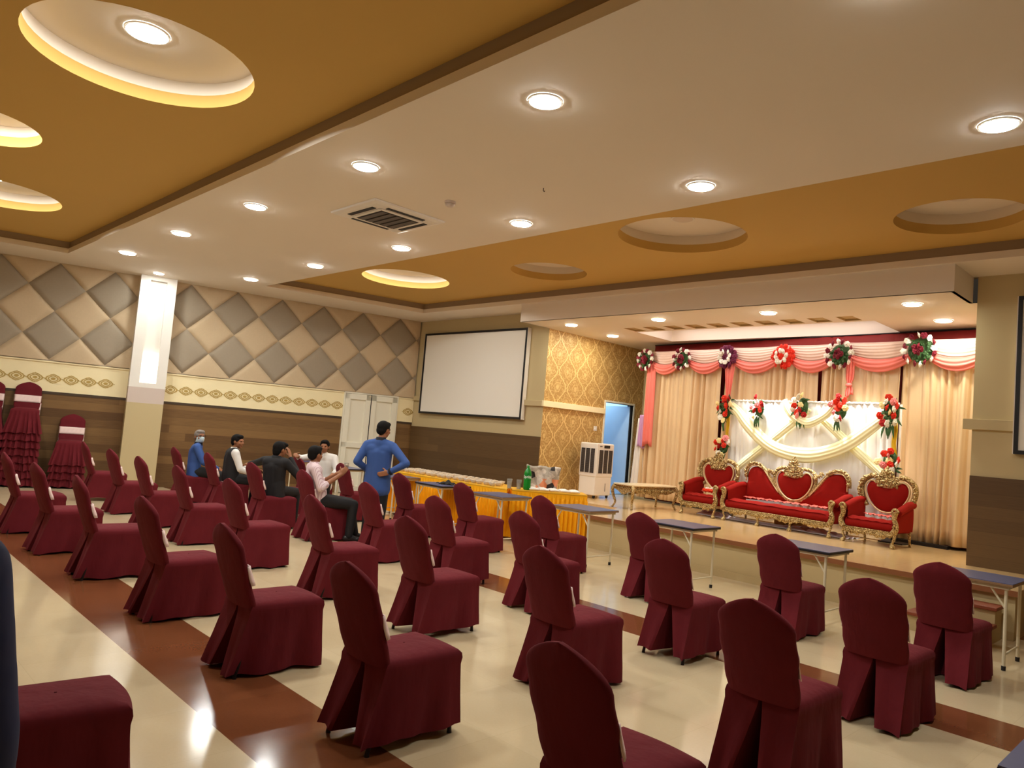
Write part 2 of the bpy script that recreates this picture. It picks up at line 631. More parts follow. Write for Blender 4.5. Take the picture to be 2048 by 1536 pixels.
# left wall with its padded panels, border, plank wainscot and column
WL = Matrix(((UL.x, 0, NL.x, NL.x * CW), (UL.y, 0, NL.y, NL.y * CW), (0, 1, 0, 0), (0, 0, 0, 1)))  # (u, z, n) -> world
U0, U1 = -6.0, 7.12
DU0, DU1, DZ = 5.44, 6.69, 2.24
b = MB(); b.b2((U0, 0, -0.2), (U1 + .3, 4.5, 0), WL)
wall_left = struct(b.build('wall_left', M['wallpaint']))
b = MB()
for a0, a1 in ((U0, 1.08), (1.72, DU0 - .03), (DU1 + .03, U1)):
    b.b2((a0, 0, 0), (a1, 1.70, 0.02), WL)
struct(b.build('plank_wainscot', M['wood'], wall_left, bevel=.003))
b = MB()
for a0, a1 in ((U0, 1.08), (1.72, DU0 - .03), (DU1 + .03, U1)):
    b.m = 0
    b.b2((a0, 1.70, 0), (a1, 2.25, 0.03), WL)
    b.b2((a0, 2.235, 0.0), (a1, 2.265, 0.05), WL)
    b.m = 1
    k0 = math.ceil((a0 + .10 + .72) / .2855)
    k1 = math.floor((a1 - .10 + .72) / .2855)
    for k in range(k0, k1 + 1):
        uc, zc, N = -.72 + k * .2855, 1.94, 32

        def lens(t, w, h, p):
            c, s = math.cos(t), math.sin(t)
            return uc + w * math.copysign(abs(c) ** p, c) * (0.75 + .25 * abs(c)), zc + h * math.copysign(abs(s) ** 1.15, s)
        ts = [2 * PI * i / N for i in range(N)]
        for (wa, ha, wb, hb, pp) in ((.130, .090, .104, .074, 1.6), (.086, .062, .066, .046, 1.3)):
            o_ = [lens(t, wa * (1 + .05 * math.sin(12 * t)), ha * (1 + .06 * math.cos(12 * t)), pp) for t in ts]
            i_ = [lens(t, wb, hb, pp) for t in ts]
            b.add([(x, z, .036) for x, z in o_] + [(x, z, .036) for x, z in i_], [(i, (i + 1) % N, N + (i + 1) % N, N + i) for i in range(N)], WL)
        b.add([(uc + .038 * math.cos(t), zc + .024 * math.sin(t), .037) for t in ts], [tuple(range(N))], WL)
        for sgn in (-1, 1):
            e = uc + sgn * .143
            b.add([(e - .016, zc, .036), (e, zc + .008, .036), (e + .016, zc, .036), (e, zc - .008, .036)], [(0, 1, 2, 3)], WL)
struct(b.build('ornament_border', [M['cream'], M['gold_motif']], wall_left))
b = MB()
for a0, a1 in ((U0, 1.08), (1.72, DU0 - .03), (DU1 + .03, U1)):
    b.b2((a0, 1.65, 0), (a1, 1.70, 0.026), WL)
struct(b.build('wainscot_cap', M['dark_trim'], wall_left))


def padded(u0, u1, z0, z1, phase, name):
    bm = bmesh.new()
    hu, hz, n = .457, .4525, 10
    ms = []
    for k in range(-1, 6):
        for j in range(-30, 40):
            if (j + k + phase) % 2 == 0:
                continue
            uc, zc = -.26 + hu * j, 2.29 + hz * k
            if uc < u0 - hu or uc > u1 + hu:
                continue
            g = []
            for q in range(n + 1):
                for p in range(n + 1):
                    a, c = -1 + 2 * p / n, -1 + 2 * q / n
                    a, c = math.copysign(abs(a) ** .55, a), math.copysign(abs(c) ** .55, c)
                    h = .060 * ((1 - abs(a) ** 7) * (1 - abs(c) ** 7)) ** .5
                    g.append(bm.verts.new((uc + hu * (a + c) / 2, zc + hz * (c - a) / 2, .012 + h)))
            for q in range(n):
                for p in range(n):
                    f = bm.faces.new((g[q * (n + 1) + p], g[q * (n + 1) + p + 1], g[(q + 1) * (n + 1) + p + 1], g[(q + 1) * (n + 1) + p]))
                    f.material_index = k % 2
                    f.smooth = True
    for co, no in (((u0, 0, 0), (-1, 0, 0)), ((u1, 0, 0), (1, 0, 0)), ((0, z0, 0), (0, -1, 0)), ((0, z1, 0), (0, 1, 0))):
        bmesh.ops.bisect_plane(bm, geom=bm.verts[:] + bm.edges[:] + bm.faces[:], plane_co=co, plane_no=no, clear_outer=True)
    bmesh.ops.transform(bm, matrix=WL, verts=bm.verts)
    bmesh.ops.recalc_face_normals(bm, faces=bm.faces)
    me = bpy.data.meshes.new(name)
    bm.to_mesh(me)
    bm.free()
    me.materials.append(M['pad_tan'])
    me.materials.append(M['pad_grey'])
    # normals must look into the hall
    if me.polygons[len(me.polygons) // 2].normal.dot(NL) < 0:
        me.flip_normals()
    o = bpy.data.objects.new(name, me)
    COL.objects.link(o)
    o.parent = wall_left
    return struct(o)


padded(U0, 1.08, 2.275, 4.1, 0, 'padded_panel')
padded(1.72, U1 - .02, 2.275, 4.1, 1, 'padded_panel')
b = MB()
b.b2((U0, 2.262, 0), (1.08, 2.28, .05), WL); b.b2((1.72, 2.262, 0), (U1, 2.28, .05), WL)
b.b2((U1 - .025, 2.28, 0), (U1, 4.1, .05), WL)
struct(b.build('panel_edge_strip', M['pad_grey'], wall_left))

CN = .33
b = MB()
b.m = 1; b.b2((1.08, 0, 0), (1.72, 1.63, CN), WL)
b.m = 2; b.b2((1.08, 1.63, 0), (1.72, 1.93, CN), WL)
b.m = 0
b.b2((1.08, 1.93, 0), (1.72, 2.02, CN), WL)
b.b2((1.08, 2.02, 0), (1.255, 4.1, CN), WL); b.b2((1.545, 2.02, 0), (1.72, 4.1, CN), WL)
b.b2((1.255, 2.02, 0), (1.545, 4.1, CN - .10), WL)
b.b2((1.255, 4.02, CN - .10), (1.545, 4.1, CN), WL)
struct(b.build('column', [M['white_paint'], M['wallpaint'], M['mauve_paint']], wall_left))
lp = empty('niche_lamp', lw(1.4, CN - .05, 2.04), 0, 'glowing white lamp panel standing in the niche of the white column', 'lamp')
b = MB()
prof = [(-.12, .03), (-.12, .50), (.12, .50), (.12, .03), (.09, .008), (0, 0), (-.09, .008)]
Wn = Matrix(((UL.x, 0, NL.x, 0), (UL.y, 0, NL.y, 0), (0, 1, 0, 0), (0, 0, 0, 1)))
b.prism(prof, -.015, .015, Wn)
b.build('lamp_panel', glow_mat('lit_niche_panel', (1.0, 0.93, 0.82), 6.0), lp, bevel=.004)

# double door in the left wall
dr = empty('door_1', lw((DU0 + DU1) / 2, 0, 0)); struct(dr)
Wd = Matrix(((UL.x, 0, NL.x, 0), (UL.y, 0, NL.y, 0), (0, 1, 0, 0), (0, 0, 0, 1)))
hw = (DU1 - DU0) / 2
b = MB()
b.b2((-hw - .03, 0, 0), (-hw, DZ + .02, .06), Wd); b.b2((hw, 0, 0), (hw + .03, DZ + .02, .06), Wd); b.b2((-hw - .03, DZ, 0), (hw + .03, DZ + .03, .06), Wd)
struct(b.build('door_frame', M['door_white'], dr, bevel=.004))
for s, (a0, a1) in ((-1, (-hw + .003, -.02)), (1, (-.006, hw - .003))):
    b = MB()
    st = .12
    b.b2((a0, .01, .012), (a1, DZ - .005, .028), Wd)
    for c0, c1, z0, z1 in ((a0, a0 + st, .01, DZ - .005), (a1 - st, a1, .01, DZ - .005), (a0, a1, 2.11, DZ - .005), (a0, a1, 1.02, 1.14), (a0, a1, .01, .16)):
        b.b2((c0, z0, .02), (c1, z1, .068), Wd)
    struct(b.build('door_leaf', M['door_white'], dr, bevel=.005))
b = MB(); b.b2((-.024, .01, .03), (-.004, DZ, .070), Wd)
struct(b.build('door_gap', M['dark'], dr))
b = MB(); b.b2((-.05, 1.98, .05), (-.035, 2.22, .065), Wd); b.b2((-.07, 2.19, .05), (.0, 2.225, .07), Wd)
struct(b.build('door_bolt', M['cream_metal'], dr, bevel=.003))

# stage wall: left stretch, right stretch
b = MB(); b.b2((xl(YW) - .3, YW, 0), (XL0 - .16, YW + .2, 4.5))
wb = struct(b.build('wall_back', M['wallpaint']))
b = MB(); b.b2((xl(YW) - .05, YW - .02, 0), (XL0, YW, 1.62)); struct(b.build('plank_wainscot', M['wood_dark'], wb))
b = MB(); b.b2((-14.25, YW - .05, 2.22), (XL0, YW, 2.33)); struct(b.build('wall_ledge', M['wallpaint'], wb, bevel=.004))
b = MB(); b.b2((XL1, YW, 0), (XR, YW + .2, 4.5))
wr = struct(b.build('wall_front', M['wallpaint']))
b = MB(); b.b2((XL1, YW - .02, 0), (XR, YW, 1.60)); struct(b.build('plank_wainscot', M['wood_dark'], wr))
b = MB(); b.b2((-2.67, YW - .06, 2.17), (XR, YW, 2.30)); struct(b.build('wall_ledge', M['wallpaint'], wr, bevel=.004))
b = MB(); b.b2((XR, YB, 0), (XR + .2, YW, 4.5)); struct(b.build('wall_right', M['wallpaint']))
b = MB(); b.b2((xl(YB) - .3, YB - .2, 0), (XR, YB, 4.5)); struct(b.build('wall_rear', M['wallpaint']))

# wallpapered wall of the stage with its door opening
DY0, DY1, DZT = 12.43, 13.42, 2.48
b = MB()
b.m = 1; b.b2((XL0 - .16, YW, 0), (XL0, YW + .0005, ZC))
b.m = 0
for y0, y1, z0, z1 in ((YW + .0005, DY0, 0, ZC), (DY1, YS, 0, ZC), (DY0, DY1, DZT, ZC)):
    b.b2((XL0 - .16, y0, z0), (XL0, y1, z1))
ws = struct(b.build('wall_stage_left', [M['wallpaper'], M['wallpaint']]))
b = MB(); b.b2((XL0, YW - .05, 2.22), (XL0 + .05, DY0 - .04, 2.335)); struct(b.build('wall_ledge', M['cream'], ws, bevel=.004))
b = MB()
b.b2((XL0 - .16, DY0 - .04, ZF), (XL0 + .02, DY0, DZT + .04)); b.b2((XL0 - .16, DY1, ZF), (XL0 + .02, DY1 + .04, DZT + .04)); b.b2((XL0 - .16, DY0, DZT), (XL0 + .02, DY1, DZT + .04))
d2 = struct(b.build('door_2', M['door_white'], bevel=.003))
b = MB(); b.b2((XL0 - .95, DY1 - .05, ZF), (XL0 - .05, DY1 - .01, DZT - .02)); b.b2((XL0 - .9, DY1 - .07, 1.35), (XL0 - .72, DY1 - .05, 1.38))
struct(b.build('door_leaf', M['door_blue'], d2, bevel=.004))
b = MB(); b.b2((XL0 - .045, DY1 - .045, ZF), (XL0 - .02, DY1 - .002, DZT)); struct(b.build('door_gap', M['dark'], d2))
b = MB()
b.b2((-13.2, 11.3, ZF), (-13.1, 14.2, 3.2)); b.b2((-13.2, 11.2, ZF), (XL0 - .16, 11.3, 3.2)); b.b2((-13.2, 13.9, ZF), (XL0 - .16, 14.0, 3.2)); b.b2((-13.2, 11.2, 3.2), (XL0 - .16, 14.0, 3.3)); b.b2((-13.2, 11.2, ZF - .1), (XL0 - .16, 14.0, ZF))
struct(b.build('wall_corridor', M['door_blue']))
sw = empty('light_switch', (XL0, 12.14, 1.89), 0, 'small white switch plate on the gold wallpaper beside the stage door', 'switch')
b = MB(); b.b2((0, -.05, -.05), (.012, .05, .05)); b.build('plate', M['white_plastic'], sw, bevel=.004)
b = MB(); b.b2((.012, -.03, -.025), (.018, -.003, .025)); b.b2((.012, .003, -.025), (.018, .03, .025)); b.build('rocker', M['white_paint'], sw, bevel=.002)
b = MB(); b.b2((XL0 - .16, YS, 0), (XL1 + .15, YS + .15, ZC)); struct(b.build('wall_stage_back', M['wallpaint']))
b = MB(); b.b2((XL1, YW + .2, 0), (XL1 + .15, YS, ZC)); struct(b.build('wall_stage_right', M['wallpaint']))

# stage platform
stage_poly = [(-7.28, 8.92), (-1.75, 8.92), (-1.75, YW), (XL1, YW), (XL1, YS), (XL0, YS), (XL0, YW), (-7.9, YW - .02)]
b = MB(); b.prism(stage_poly, 0, ZF - .05)
st = struct(b.build('stage_platform', M['stage_side']))
top_poly = [(-7.30, 8.87), (-1.72, 8.87), (-1.72, YW), (XL1, YW), (XL1, YS), (XL0, YS), (XL0, YW), (-7.93, YW - .02)]
b = MB(); b.prism(top_poly, ZF - .05, ZF)
struct(b.build('stage_floor', M['stage_floor'], st))
b = MB(); b.b2((-7.30, 8.855, ZF - .055), (-1.72, 8.875, ZF + .001)); struct(b.build('stage_nosing', M['stage_edge'], st))
b = MB(); b.b2((-7.28, 8.905, 0), (-1.75, 8.92, .09)); struct(b.build('stage_skirting', M['stage_side'], st))
b = MB()
for k, (x0, x1) in enumerate(((-2.02 - .5, -2.02), (-1.75 - .6, -1.72))):
    pass
stp = empty('stage_steps', (-2.25, 8.6, 0), 0, 'brown topped steps leading up to the right end of the stage', 'steps')
b = MB(); b.b2((-.30, -.28, 0), (.40, .26, .15)); b.b2((-.30, .0, .15), (.40, .26, .31)); b.build('riser_block', M['stage_side'], stp)
b = MB(); b.b2((-.32, -.31, .15), (.42, .0, .185)); b.build('tread', M['step_red'], stp, bevel=.006)
b = MB(); b.b2((-.32, -.03, .31), (.42, .25, .345)); b.build('tread', M['step_red'], stp, bevel=.006)

# ---- ceilings
def tray(y0, y1, n, x1=XR):
    return [(xl(y0, n), y0), (x1, y0), (x1, y1), (xl(y1, n), y1)]


T1, T1o = tray(YB + .8, 3.12, 1.28), tray(YB + .79, 3.135, 1.265, XR + .1)
T2, T2o = tray(6.33, 9.65, 1.38), tray(6.315, 9.665, 1.365, XR + .1)
sf = struct(plate('ceiling', [(xl(YB) - .1, YB - .1), (XR + .1, YB - .1), (XR + .1, YW + .1), (xl(YW) - .1, YW + .1)],
                  [T1[:1] + [(XR - .3, T1[1][1]), (XR - .3, T1[2][1])] + T1[3:], T2[:1] + [(XR - .3, T2[1][1]), (XR - .3, T2[2][1])] + T2[3:]], ZC, M['soffit']))
b = MB()
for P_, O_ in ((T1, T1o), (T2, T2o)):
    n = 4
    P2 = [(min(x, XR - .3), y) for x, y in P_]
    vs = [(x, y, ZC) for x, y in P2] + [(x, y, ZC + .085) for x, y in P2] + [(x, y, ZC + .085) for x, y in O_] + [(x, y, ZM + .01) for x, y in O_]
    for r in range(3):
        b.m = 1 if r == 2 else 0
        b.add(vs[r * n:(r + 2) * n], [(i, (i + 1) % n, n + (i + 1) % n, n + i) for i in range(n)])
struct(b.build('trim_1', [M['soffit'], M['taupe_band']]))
HOLES = [(-6.15, 1.67, .82, 1), (-9.15, .95, .64, 1), (-12.1, 1.62, .82, 1), (-3.2, .9, .64, 0), (-11.1, 7.8, .80, 1), (-8.18, 8.52, .62, 0), (-5.2, 7.78, .80, 0), (-2.3, 8.55, .62, 0), (.7, 7.78, .8, 0), (-.3, 1.67, .82, 0)]
mu = struct(plate('ceiling_mustard', [(xl(YB) - .1, YB - .1), (XR + .1, YB - .1), (XR + .1, YW + .1), (xl(YW) - .1, YW + .1)], [circ(x, y, r) for x, y, r, _ in HOLES], ZM, M['mustard']))
b = MB(); b2 = MB()
for x, y, r, _ in HOLES:
    b.rings([[(p[0], p[1], ZM - .001) for p in circ(x, y, r)], [(p[0], p[1], ZM + .11) for p in circ(x, y, r)]], cap=False)
    b2.rings([[(p[0], p[1], ZM + .11) for p in circ(x, y, r)], [(p[0], p[1], ZM + .23) for p in circ(x, y, r + .02)]], cap=False)
    b2.add([(p[0], p[1], ZM + .23) for p in circ(x, y, r + .02)], [tuple(range(48))])
struct(b.build('ceiling_ring_mustard', M['mustard'], mu, smooth=True))
struct(b2.build('ceiling_ring_white', M['soffit'], mu, smooth=True, angle=rad(40)))
b = MB(); b.prism([(xl(YB) - .4, YB - .3), (XR + .3, YB - .3), (XR + .3, YW + .3), (xl(YW) - .4, YW + .3)], 4.6, 4.7); struct(b.build('ceiling_slab', M['white_paint']))

# stage soffit and its fascia
REC = [(-8.45, 11.37), (-4.12, 11.37), (-4.12, 12.55), (-8.45, 12.55)]
slots = []
for k in range(10):
    x0 = -8.42 + k * .434
    slots.append([(x0, 10.90), (x0 + .25, 10.90), (x0 + .25, 11.28), (x0, 11.28)])
so = struct(plate('ceiling_stage', [(XL0 - .01, 9.70), (-2.63, 9.70), (-2.63, YW), (XL1, YW), (XL1, YS), (XL0 - .01, YS)], [REC] + slots, ZS, M['soffit']))
b = MB()
n = 4
b.add([(x, y, ZS) for x, y in REC] + [(x, y, ZS + .28) for x, y in REC], [(i, (i + 1) % n, n + (i + 1) % n, n + i) for i in range(n)] + [(4, 5, 6, 7)])
struct(b.build('stage_cove', M['soffit'], so))
b = MB()
for q in slots:
    b.add([(x, y, ZS) for x, y in q] + [(x, y, ZS + .03) for x, y in q], [(i, (i + 1) % n, n + (i + 1) % n, n + i) for i in range(n)] + [(4, 5, 6, 7)])
struct(b.build('stage_ceiling_slots', M['slot'], so))
b = MB(); b.b2((XL0 - .02, 9.70, ZS), (-2.63, 9.74, ZM)); b.b2((-2.67, 9.74, ZS), (-2.63, YW, ZM)); b.b2((XL0 - .02, 9.74, ZS), (XL0 + .02, YW, ZM))
struct(b.build('trim_2', M['soffit']))

# ---- ceiling lights
ORD = ['first', 'second', 'third', 'fourth', 'fifth', 'sixth', 'seventh', 'eighth', 'ninth']


def downlight(x, y, z, label, group, r=.115, lit=True, lamp='lamp'):
    t = empty('ceiling_downlight', (x, y, z), 0, label, 'ceiling light', group)
    b = MB(); b.lathe([(r + .018, -.001), (r + .016, -.012), (r, -.014), (r, -.002)], 32, cap=False)
    b.build('rim', M['white_plastic'], t, smooth=True, angle=rad(40))
    b = MB(); b.lathe([(r, -.003), (r, -.014), (r * .93, -.018), (r * .7, -.021), (.001, -.022)], 32, cap=True)
    b.build('diffuser', M[lamp] if lit else M['lamp_off'], t, smooth=True, angle=rad(50))
    return t


for i in range(-1, 5):
    lab = {-1: 'round lit ceiling light in the near row, cut off by the top edge', 0: 'biggest round lit light in the near row, high above the middle of the hall', 1: 'round lit ceiling light just before the ceiling air conditioner in the near row', 2: 'round lit ceiling light left of the ceiling air conditioner in the near row', 3: 'round lit ceiling light second from the left wall in the near row of the beam', 4: 'round lit ceiling light nearest the left wall in the near row of the beam'}.get(i, 'round lit ceiling light of the beam behind the viewer')
    downlight(-3.737 - 2.386 * i, 3.71, ZC, lab, 'near row of lights along the white beam' if i >= -1 else 'lights behind the viewer')
for i in range(0, 6):
    lab = {0: 'round lit ceiling light at the right edge of the photo, far row of the beam', 1: 'round lit ceiling light second from the right in the far row', 2: 'round lit ceiling light right of the smoke detector in the far row of the beam', 3: 'round lit ceiling light directly below the ceiling air conditioner in the far row', 4: 'small round lit light second from the left wall in the far row of the beam', 5: 'small round lit light nearest the left wall in the far row of the beam'}.get(i, 'round lit ceiling light of the beam behind the viewer')
    downlight(-3.737 + 2.386 - 2.386 * i, 5.85, ZC, lab, 'far row of lights along the white beam' if i >= 0 else 'lights behind the viewer')
downlight(-14.66, 4.67, ZC, 'small lit ceiling light right above the white column', 'spotlight above the column', .085)
for k, (x, y, lab) in enumerate(((-9.16, 10.27, 'lit light in the stage soffit nearest the projection screen, front row'), (-7.21, 10.27, 'lit light second from the left in the front row of the stage soffit'), (-5.26, 10.29, 'lit light third from the left in the front row of the stage soffit'), (-3.27, 10.30, 'lit light at the right end of the front row in the stage soffit'), (-9.23, 11.62, 'lit light above the wallpapered wall, deeper left corner of the stage soffit'), (-3.26, 11.60, 'lit light above the right curtain, deeper right corner of the stage soffit'))):
    downlight(x, y, ZS, lab, 'lights in the stage soffit', .105, True, 'stage_lamp')
ring_labels = {3: 'lamp in the round ceiling recess above the near row, out of sight overhead', 9: 'lamp in the round ceiling recess right above the viewer', 0: 'large bright lamp inside the big round ceiling recess at the upper left', 1: 'lamp in the round recess cut by the left edge, upper one', 2: 'lamp in the round recess cut by the left edge, lower one', 4: 'lit lamp in the round recess above the left projection screen', 5: 'unlit lamp in the small round recess left of the middle', 6: 'unlit lamp in the big round recess above the stage fascia', 7: 'unlit lamp in the round recess near the right edge'}
for k, (x, y, r, lit) in enumerate(HOLES):
    if k in ring_labels:
        downlight(x, y, ZM + .23, ring_labels[k], 'lamps in the round ceiling recesses', .15 if lit else .13, bool(lit))

# ceiling air conditioner
ac = empty('ceiling_air_conditioner', (-7.36, 4.83, ZC), 0, 'square white ceiling cassette air conditioner with a slatted grille', 'air conditioner')
b = MB(); pr = [(-.475, -.5), (.475, -.5), (.475, .5), (-.475, .5)]
b.rings([[(x, y, -.002) for x, y in pr], [(x * .985, y * .985, -.022) for x, y in pr], [(x * .88, y * .88, -.036) for x, y in pr]], cap=True)
b.build('panel', M['white_plastic'], ac)
b = MB(); b.b2((-.27, -.27, -.046), (.27, .27, -.034)); b.build('grille_back', M['grille_dark'], ac)
for k in range(5):
    b = MB(); b.b2((-.255, -.25 + k * .103, -.056), (.255, -.25 + k * .103 + .075, -.044)); b.build('grille_slat', M['grille'], ac, bevel=.004)
b = MB()
for s in (-1, 1):
    b.b2((s * .29 - .02, -.29, -.05), (s * .29 + .02, .29, -.035)); b.b2((-.29, s * .29 - .02, -.05), (.29, s * .29 + .02, -.035))
b.build('grille_frame', M['white_plastic'], ac, bevel=.004)
for s in (-1, 1):
    b = MB(); b.b2((s * .365 - .028, -.26, -.042), (s * .365 + .028, .26, -.034)); b.build('air_slot', M['grille_dark'], ac)
    b = MB(); b.b2((-.26, s * .365 - .028, -.042), (.26, s * .365 + .028, -.034)); b.build('air_slot', M['grille_dark'], ac)
sd = empty('smoke_detector', (-6.24, 4.87, ZC), 0, 'small round white smoke detector on the beam beside the air conditioner', 'smoke detector')
b = MB(); b.lathe([(.06, 0), (.06, -.022), (.05, -.026)], 24); b.build('base', M['mauve_paint'], sd, smooth=True, angle=rad(40))
b = MB(); b.lathe([(.046, -.026), (.052, -.032), (.050, -.046), (.034, -.060), (0.001, -.062)], 24); b.build('sensor_head', M['mauve_paint'], sd, smooth=True, angle=rad(50))
sd2 = empty('ceiling_hook', (-5.06, 5.10, ZC), 0, 'tiny hook on the white beam above the far row of lights', 'hook')
b = MB(); b.tube([(0, 0, 0), (0, 0, -.03), (.012, 0, -.04), (.02, 0, -.03)], .004, 8); b.build('hook_wire', M['steel_dark'], sd2)

# flood lamps tucked up in the stage cove, aimed at the white backdrop
for k, (x, tx, tz, lab) in enumerate(((-6.2, -5.8, 1.45, 'left'), (-4.8, -4.5, 1.55, 'right'))):
    f = empty('flood_lamp', (x, 11.47, 3.98), 0, 'small black flood lamp up in the %s part of the stage cove' % lab, 'flood lamp')
    b = MB(); b.b2((-.09, -.05, -.03), (.09, .03, .05)); b.build('housing', M['black'], f, bevel=.006)
    b = MB(); b.tube([(0, 0, .04), (0, 0, .065)], .02, 10); b.build('bracket', M['steel_dark'], f)
    sp = bpy.data.lights.new('flood_lamp_light', 'SPOT')
    sp.energy = 520; sp.color = (1.0, .96, .92); sp.spot_size = rad(50); sp.spot_blend = 1.0; sp.shadow_soft_size = .08
    so_ = bpy.data.objects.new('flood_lamp_light', sp); COL.objects.link(so_)
    so_.location = (x, 11.47, 3.92)
    so_.rotation_euler = (Vector((tx, 12.0, tz)) - so_.location).to_track_quat('-Z', 'Y').to_euler()

# projection screens
def screen(x0, x1, z0, z1, y, label):
    t = empty('projection_screen', ((x0 + x1) / 2, y, z0), 0, label, 'projection screen')
    w, h = (x1 - x0), z1 - z0
    b = MB(); b.b2((-w / 2 + .04, -.005, .04), (w / 2 - .04, .02, h - .04)); b.build('screen_cloth', M['screen'], t)
    b = MB()
    for lo, hi in (((-w / 2, -.02, 0), (w / 2, .05, .045)), ((-w / 2, -.02, h - .045), (w / 2, .05, h)), ((-w / 2, -.02, .045), (-w / 2 + .045, .05, h - .045)), ((w / 2 - .045, -.02, .045), (w / 2, .05, h - .045))):
        b.b2(lo, hi)
    b.build('frame', M['black'], t)
    for q in (-w / 2 - .0065, w / 2 + .0065):
        b = MB(); b.b2((q - .0055, -.015, 0), (q + .0055, .08, h)); b.build('side_strip', M['alu'], t)
    return t


screen(-13.80, -10.43, 1.93, 3.79, YW - .085, 'large blank white projection screen in a black frame left of the stage')
screen(-2.12, 1.2, 1.90, 3.80, YW - .085, 'blank projection screen in a black frame cut off at the right edge')

# ================================================================== CHAIRS
def make_chair(seed, hem=.035, gap=1.0, flare=0.0):
    rr = random.Random(seed)
    root = empty('banquet_chair')
    # backrest cover: a spoon shaped shell, leaning back
    b = MB()
    n, L = 36, 22
    rings = []
    for i in range(L + 1):
        t = i / L
        z = .415 + .517 * (1 - (1 - t) ** 1.35)
        w = .192 + .014 * min(1, max(0, (z - .42) / .25))
        if z > .79:
            q = min(1, (z - .79) / .1422)
            w = .206 * max(0, 1 - q ** 1.8) ** (1 / 1.5)
        th = .036 * (1 if z < .8 else max(.25, 1 - ((z - .8) / .14) ** 2))
        yc = -.185 - .175 * max(0.0, (z - .42) / .51) ** .9
        wob = .004 * math.sin(z * 37 + seed)
        ring = []
        for k in range(n):
            a = 2 * PI * k / n
            c, s = math.cos(a), math.sin(a)
            px = math.copysign(abs(c) ** .75, c) * max(w, .004)
            py = math.copysign(abs(s) ** .6, s) * th
            curve = -.018 * (1 - (px / .21) ** 2)
            ring.append((px + wob * (1 if px > 0 else -1) * (abs(c) > .3), yc + py + curve * (1 if s < 0 else .5), z))
        rings.append(ring)
    b.rings(rings)
    b.build('backrest_cover', M['maroon'], root, smooth=True, angle=rad(60))
    # seat and skirt in one cover, with the inverted pleat at the back
    b = MB()
    prof = [(.468, .0), (.466, .5), (.460, .78), (.448, .93), (.430, 1.0), (.405, 1.012), (.37, .985), (.30, .985), (.20, .99), (.11, 1.0), (hem, 1.0)]
    nb, nf, ns = 16, (28 if flare else 14), 14
    slit = [-1, -.86, -.7, -.5, -.32, -.2, -.12, 0, .12, .2, .32, .5, .7, .86, 1]
    rings = []
    ph = [rr.uniform(0, 6.3) for _ in range(6)]
    for z, sc in prof:
        d = max(0, (.44 - z) / .41)
        yb = -.205 - .115 * d
        yf = .285 + (.025 + flare) * d
        wb_, wf = .196 + (.008 + flare * .5) * d, .205 + (.014 + flare * .8) * d
        if z > .44:
            wb_, wf, yb2 = wb_, wf, yb
        ring = []
        g = (.004 + .080 * d) * gap if d > .08 else 0
        # back edge, left to right
        off = .02 * math.sin(ph[5])
        for q in slit:
            if abs(q) <= .2 and g:
                x = q / .2 * g * (.92 if abs(q) < .19 else 1) + off * d
                dy = .30 * min(1, d * 1.6) if abs(q) < .19 else 0
                ring.append((x, yb + dy, z))
            else:
                s = math.copysign(1, q)
                u = (abs(q) - .2) / .8
                x = s * (g + (wb_ - g) * u) + off * d * (1 - u) if g else q * wb_
                ring.append((x, yb - .012 * math.sin(u * 7 + ph[0]) * d, z))
        for i in range(1, ns):
            t = i / ns
            x = wb_ + (wf - wb_) * t
            y = yb + (yf - yb) * t
            ring.append((x + (.016 * math.sin(t * 11 + ph[1]) + .012 * math.sin(t * 21 + ph[2])) * d ** 1.2, y, z))
        for i in range(0, nf + 1):
            t = i / nf
            ring.append((wf * (1 - 2 * t), yf + .02 * math.sin(t * PI) + (.012 * math.sin(t * 19 + ph[3]) + .02 * math.exp(-((t - .5) / .1) ** 2) * math.sin(t * 60) + (.03 * math.sin(t * 44 + ph[1]) if flare else 0)) * d, z))
        for i in range(1, ns):
            t = 1 - i / ns
            x = wb_ + (wf - wb_) * t
            y = yb + (yf - yb) * t
            ring.append((-(x + (.016 * math.sin(t * 10 + ph[4]) + .012 * math.sin(t * 23 + ph[0])) * d ** 1.2), y, z))
        if abs(sc - 1) > .001:
            cx, cy = 0, .04
            ring = [(cx + (x - cx) * max(sc, .02), cy + (y - cy) * max(sc, .02), zz) for x, y, zz in ring]
        if z == hem:
            ring = [(x, y, zz + .018 * abs(math.sin(i * .37 + ph[2]))) for i, (x, y, zz) in enumerate(ring)]
        rings.append(ring)
    b.rings(rings, cap=False)
    b.build('seat_cover', M['maroon'], root, smooth=True, angle=rad(50))
    # pale sash across the front of the backrest
    b = MB()

    def sash(u, v):
        z = .565 + .125 * v
        yc = -.185 - .175 * max(0.0, (z - .42) / .51) ** .9
        x = -.207 + .414 * u
        e = abs(2 * u - 1)
        y = yc + .0385 - (.030 if e > .97 else 0.0) - .009 * (1 - (x / .21) ** 2)
        return (x, y + .003 * math.sin(u * 40 + v * 5), z)
    b.grid(sash, 24, 4)
    b.build('sash', M['sash'], root, smooth=True, thick=.006)
    for sx in (-1, 1):
        for y0, y1 in ((.235, .265), (-.15, -.27)):
            b = MB(); b.tube([(sx * .165, y0, .42), (sx * .178, y1, .012), (sx * .178, y1, 0)], [.012, .012, .014], 8)
            b.build('leg', M['steel_dark'], root, smooth=True, angle=rad(50))
    return root


PROTO = [make_chair(3, .010), make_chair(8, .008, .7), make_chair(14, .040, 1.25), make_chair(21, .008, .85), make_chair(33, .02, .6, .085)]
used = set()


